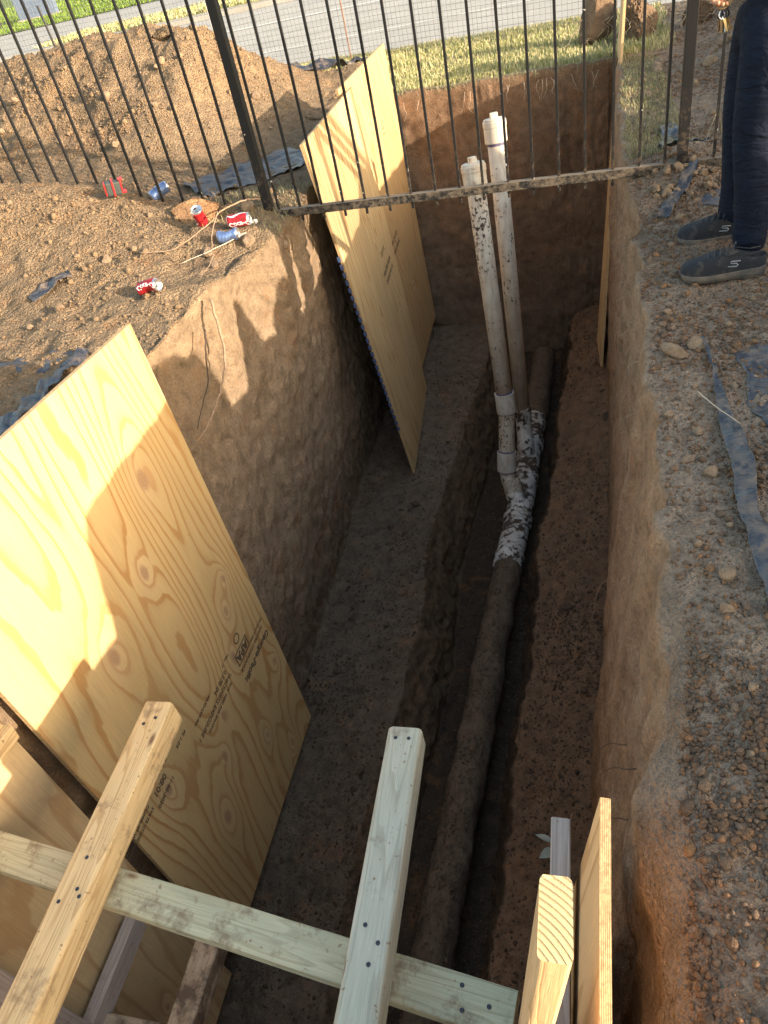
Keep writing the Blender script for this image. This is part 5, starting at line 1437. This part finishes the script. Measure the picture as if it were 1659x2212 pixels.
def shoe(cx, cy, ang_, parent):
    """toe at (cx, cy) pointing -X rotated by ang_; 0.29 long"""
    L_ = .292; rt = Matrix.Rotation(ang_, 4, 'Z'); T = Matrix.Translation(Vector(W(cx, cy, .022))) @ rt
    t_ = empty('shoe'); t_.parent = parent; t_.matrix_local = T
    ts = [0, .015, .05, .12, .22, .34, .46, .58, .70, .82, .92, .98, 1.0]
    hw = [.008, .024, .037, .046, .050, .049, .045, .040, .036, .035, .032, .022, .008]
    def sole_sec(i, z): 
        x = ts[i] * L_; return [(x, -hw[i] - z * .10, 0), (x, hw[i] + z * .10, 0)]
    n = len(ts); V = []; F = []
    bz = [.026, .016, .006, .0, .0, .0, .002, .004, .003, .0, .0, .004, .01]
    tz = [.034, .033, .031, .029, .028, .028, .030, .033, .037, .040, .042, .045, .048]
    for i in range(n):
        x = ts[i] * L_; w1 = hw[i] + .005
        V += [(x, -w1 + .004, bz[i]), (x, -w1 - .001, (bz[i] + tz[i]) / 2), (x, -w1 + .001, tz[i]), (x, w1 - .001, tz[i]), (x, w1 + .001, (bz[i] + tz[i]) / 2), (x, w1 - .004, bz[i])]
    for i in range(n - 1):
        for k in range(6): F.append((i * 6 + k, i * 6 + (k + 1) % 6, (i + 1) * 6 + (k + 1) % 6, (i + 1) * 6 + k))
    F.append(tuple(range(5, -1, -1))); F.append(tuple((n - 1) * 6 + k for k in range(6)))
    so = mk('sole', V, F, SOLE, t_, smooth=False)
    b_ = so.modifiers.new("b", 'BEVEL'); b_.width = .003; b_.segments = 2
    # upper
    ht = [.036, .050, .062, .072, .080, .092, .108, .120, .108, .092, .094, .098, .092]
    V = []; F = []; K = 13
    for i in range(n):
        x = ts[i] * L_; open_ = ts[i] > .52
        for k in range(K):
            a = math.pi * k / (K - 1); c = math.cos(a); s = math.sin(a)
            yy = hw[i] * (abs(c) ** .65) * (1 if c > 0 else -1); zz = tz[i] - .004 + (ht[i] - tz[i] + .004) * (s ** .75)
            if open_: # opening: the middle dips inside
                zz = min(zz, ht[i]);
                if s > .82: zz -= .045 * (s - .82) / .18
            V.append((x, yy, zz))
    for i in range(n - 1):
        for k in range(K - 1): F.append((i * K + k, (i + 1) * K + k, (i + 1) * K + k + 1, i * K + k + 1))
    F.append(tuple(range(K))); F.append(tuple((n - 1) * K + k for k in range(K - 1, -1, -1)))
    up_ = mk('upper', V, F, SHOE, t_, smooth=True); sb = up_.modifiers.new("s", 'SUBSURF'); sb.levels = 1; sb.render_levels = 1
    for k in range(5):
        x = .085 + k * .021; z = np.interp(x / L_, ts, ht)
        m = MB(); sgn = 1 if k % 2 else -1
        m.tube([(x, -.034, z - .016), (x + .004, -.022, z + .0005), (x + .010, .0, z + .006), (x + .016, .022, z + .002), (x + .02, .034, z - .014)], .0017, 6)
        m.build('lace', LACE, t_, smooth=True)
    # side emblem, a slanting double hook
    m = MB(); yo = -.0425
    pts = [(-.019, -.008), (.010, -.008), (.014, -.003), (.010, .001), (-.008, .001), (-.012, .005), (-.008, .009), (.022, .009)]
    m.tube([(.178 + a, yo + .006 * (b > 0) , .064 + b - .0) for a, b in pts], .0021, 6); m.build('emblem', LOGO, t_, smooth=True)
    m = MB(); m.tube([(.158, -.034, .088), (.19, -.028, .099), (.235, -.026, .090), (.27, -.02, .098)], .003, 6); m.tube([(.158, .034, .088), (.19, .028, .099), (.235, .026, .090), (.27, .02, .098)], .003, 6); m.build('collar', SHOE, t_, smooth=True)
    return t_
shoe(.436, 2.86, -.06, PE); shoe(.462, 3.22, -.14, PE)

# keys hanging from the fist
BRASS = m_simple("brass_key", (.50, .34, .15), .35, .8); STEEL = m_simple("steel_key", (.4, .42, .46), .3, .9)
kr = empty("key_ring", (.500, 3.04, .870)); kr.scale = (1.35, 1.35, 1.35); tag(kr, "bunch of brass and steel keys dangling from the person's fist", "keys")
def ring(c, r_, ax, nm='ring'):
    m = MB(); P = [Vector(c) + Vector((math.cos(a) * r_ * math.cos(ax), math.cos(a) * r_ * math.sin(ax), math.sin(a) * r_)) for a in np.linspace(0, 2 * math.pi, 25)]
    m.tube(P, .0012, 6, cap=False); m.build(nm, BRASS, kr, smooth=True)
ring((0, 0, .0), .016, .4); ring((.008, 0, .002), .013, -.6)
m = MB(); m.tube([(.004, .0, .05), (.003, 0, .016)], .003, 6); m.build('strap', BK, kr)
for k in range(9):
    a = -.5 + k * .13 + rs.uniform(-.05, .05); q = empty('key'); q.parent = kr; q.location = (-.004 + .001 * k, -.004 + k * .001, -.015); q.rotation_euler = (rs.uniform(-.3, .3), a * .8, .3 * k)
    mt = BRASS if k % 3 else STEEL
    m = MB(); m.lathe([(.003, -.001), (.0105, -.001), (.0105, .001), (.003, .001)], 14); m.V = [(x, z, y - .012) for x, y, z in m.V]; m.build('bow', STEEL if k % 2 else BK, q)
    m = MB(); m.box((0, 0, -.036), (.006, .0018, .03)); m.box((.0035, 0, -.044), (.003, .0018, .01)); m.build('blade', mt, q)
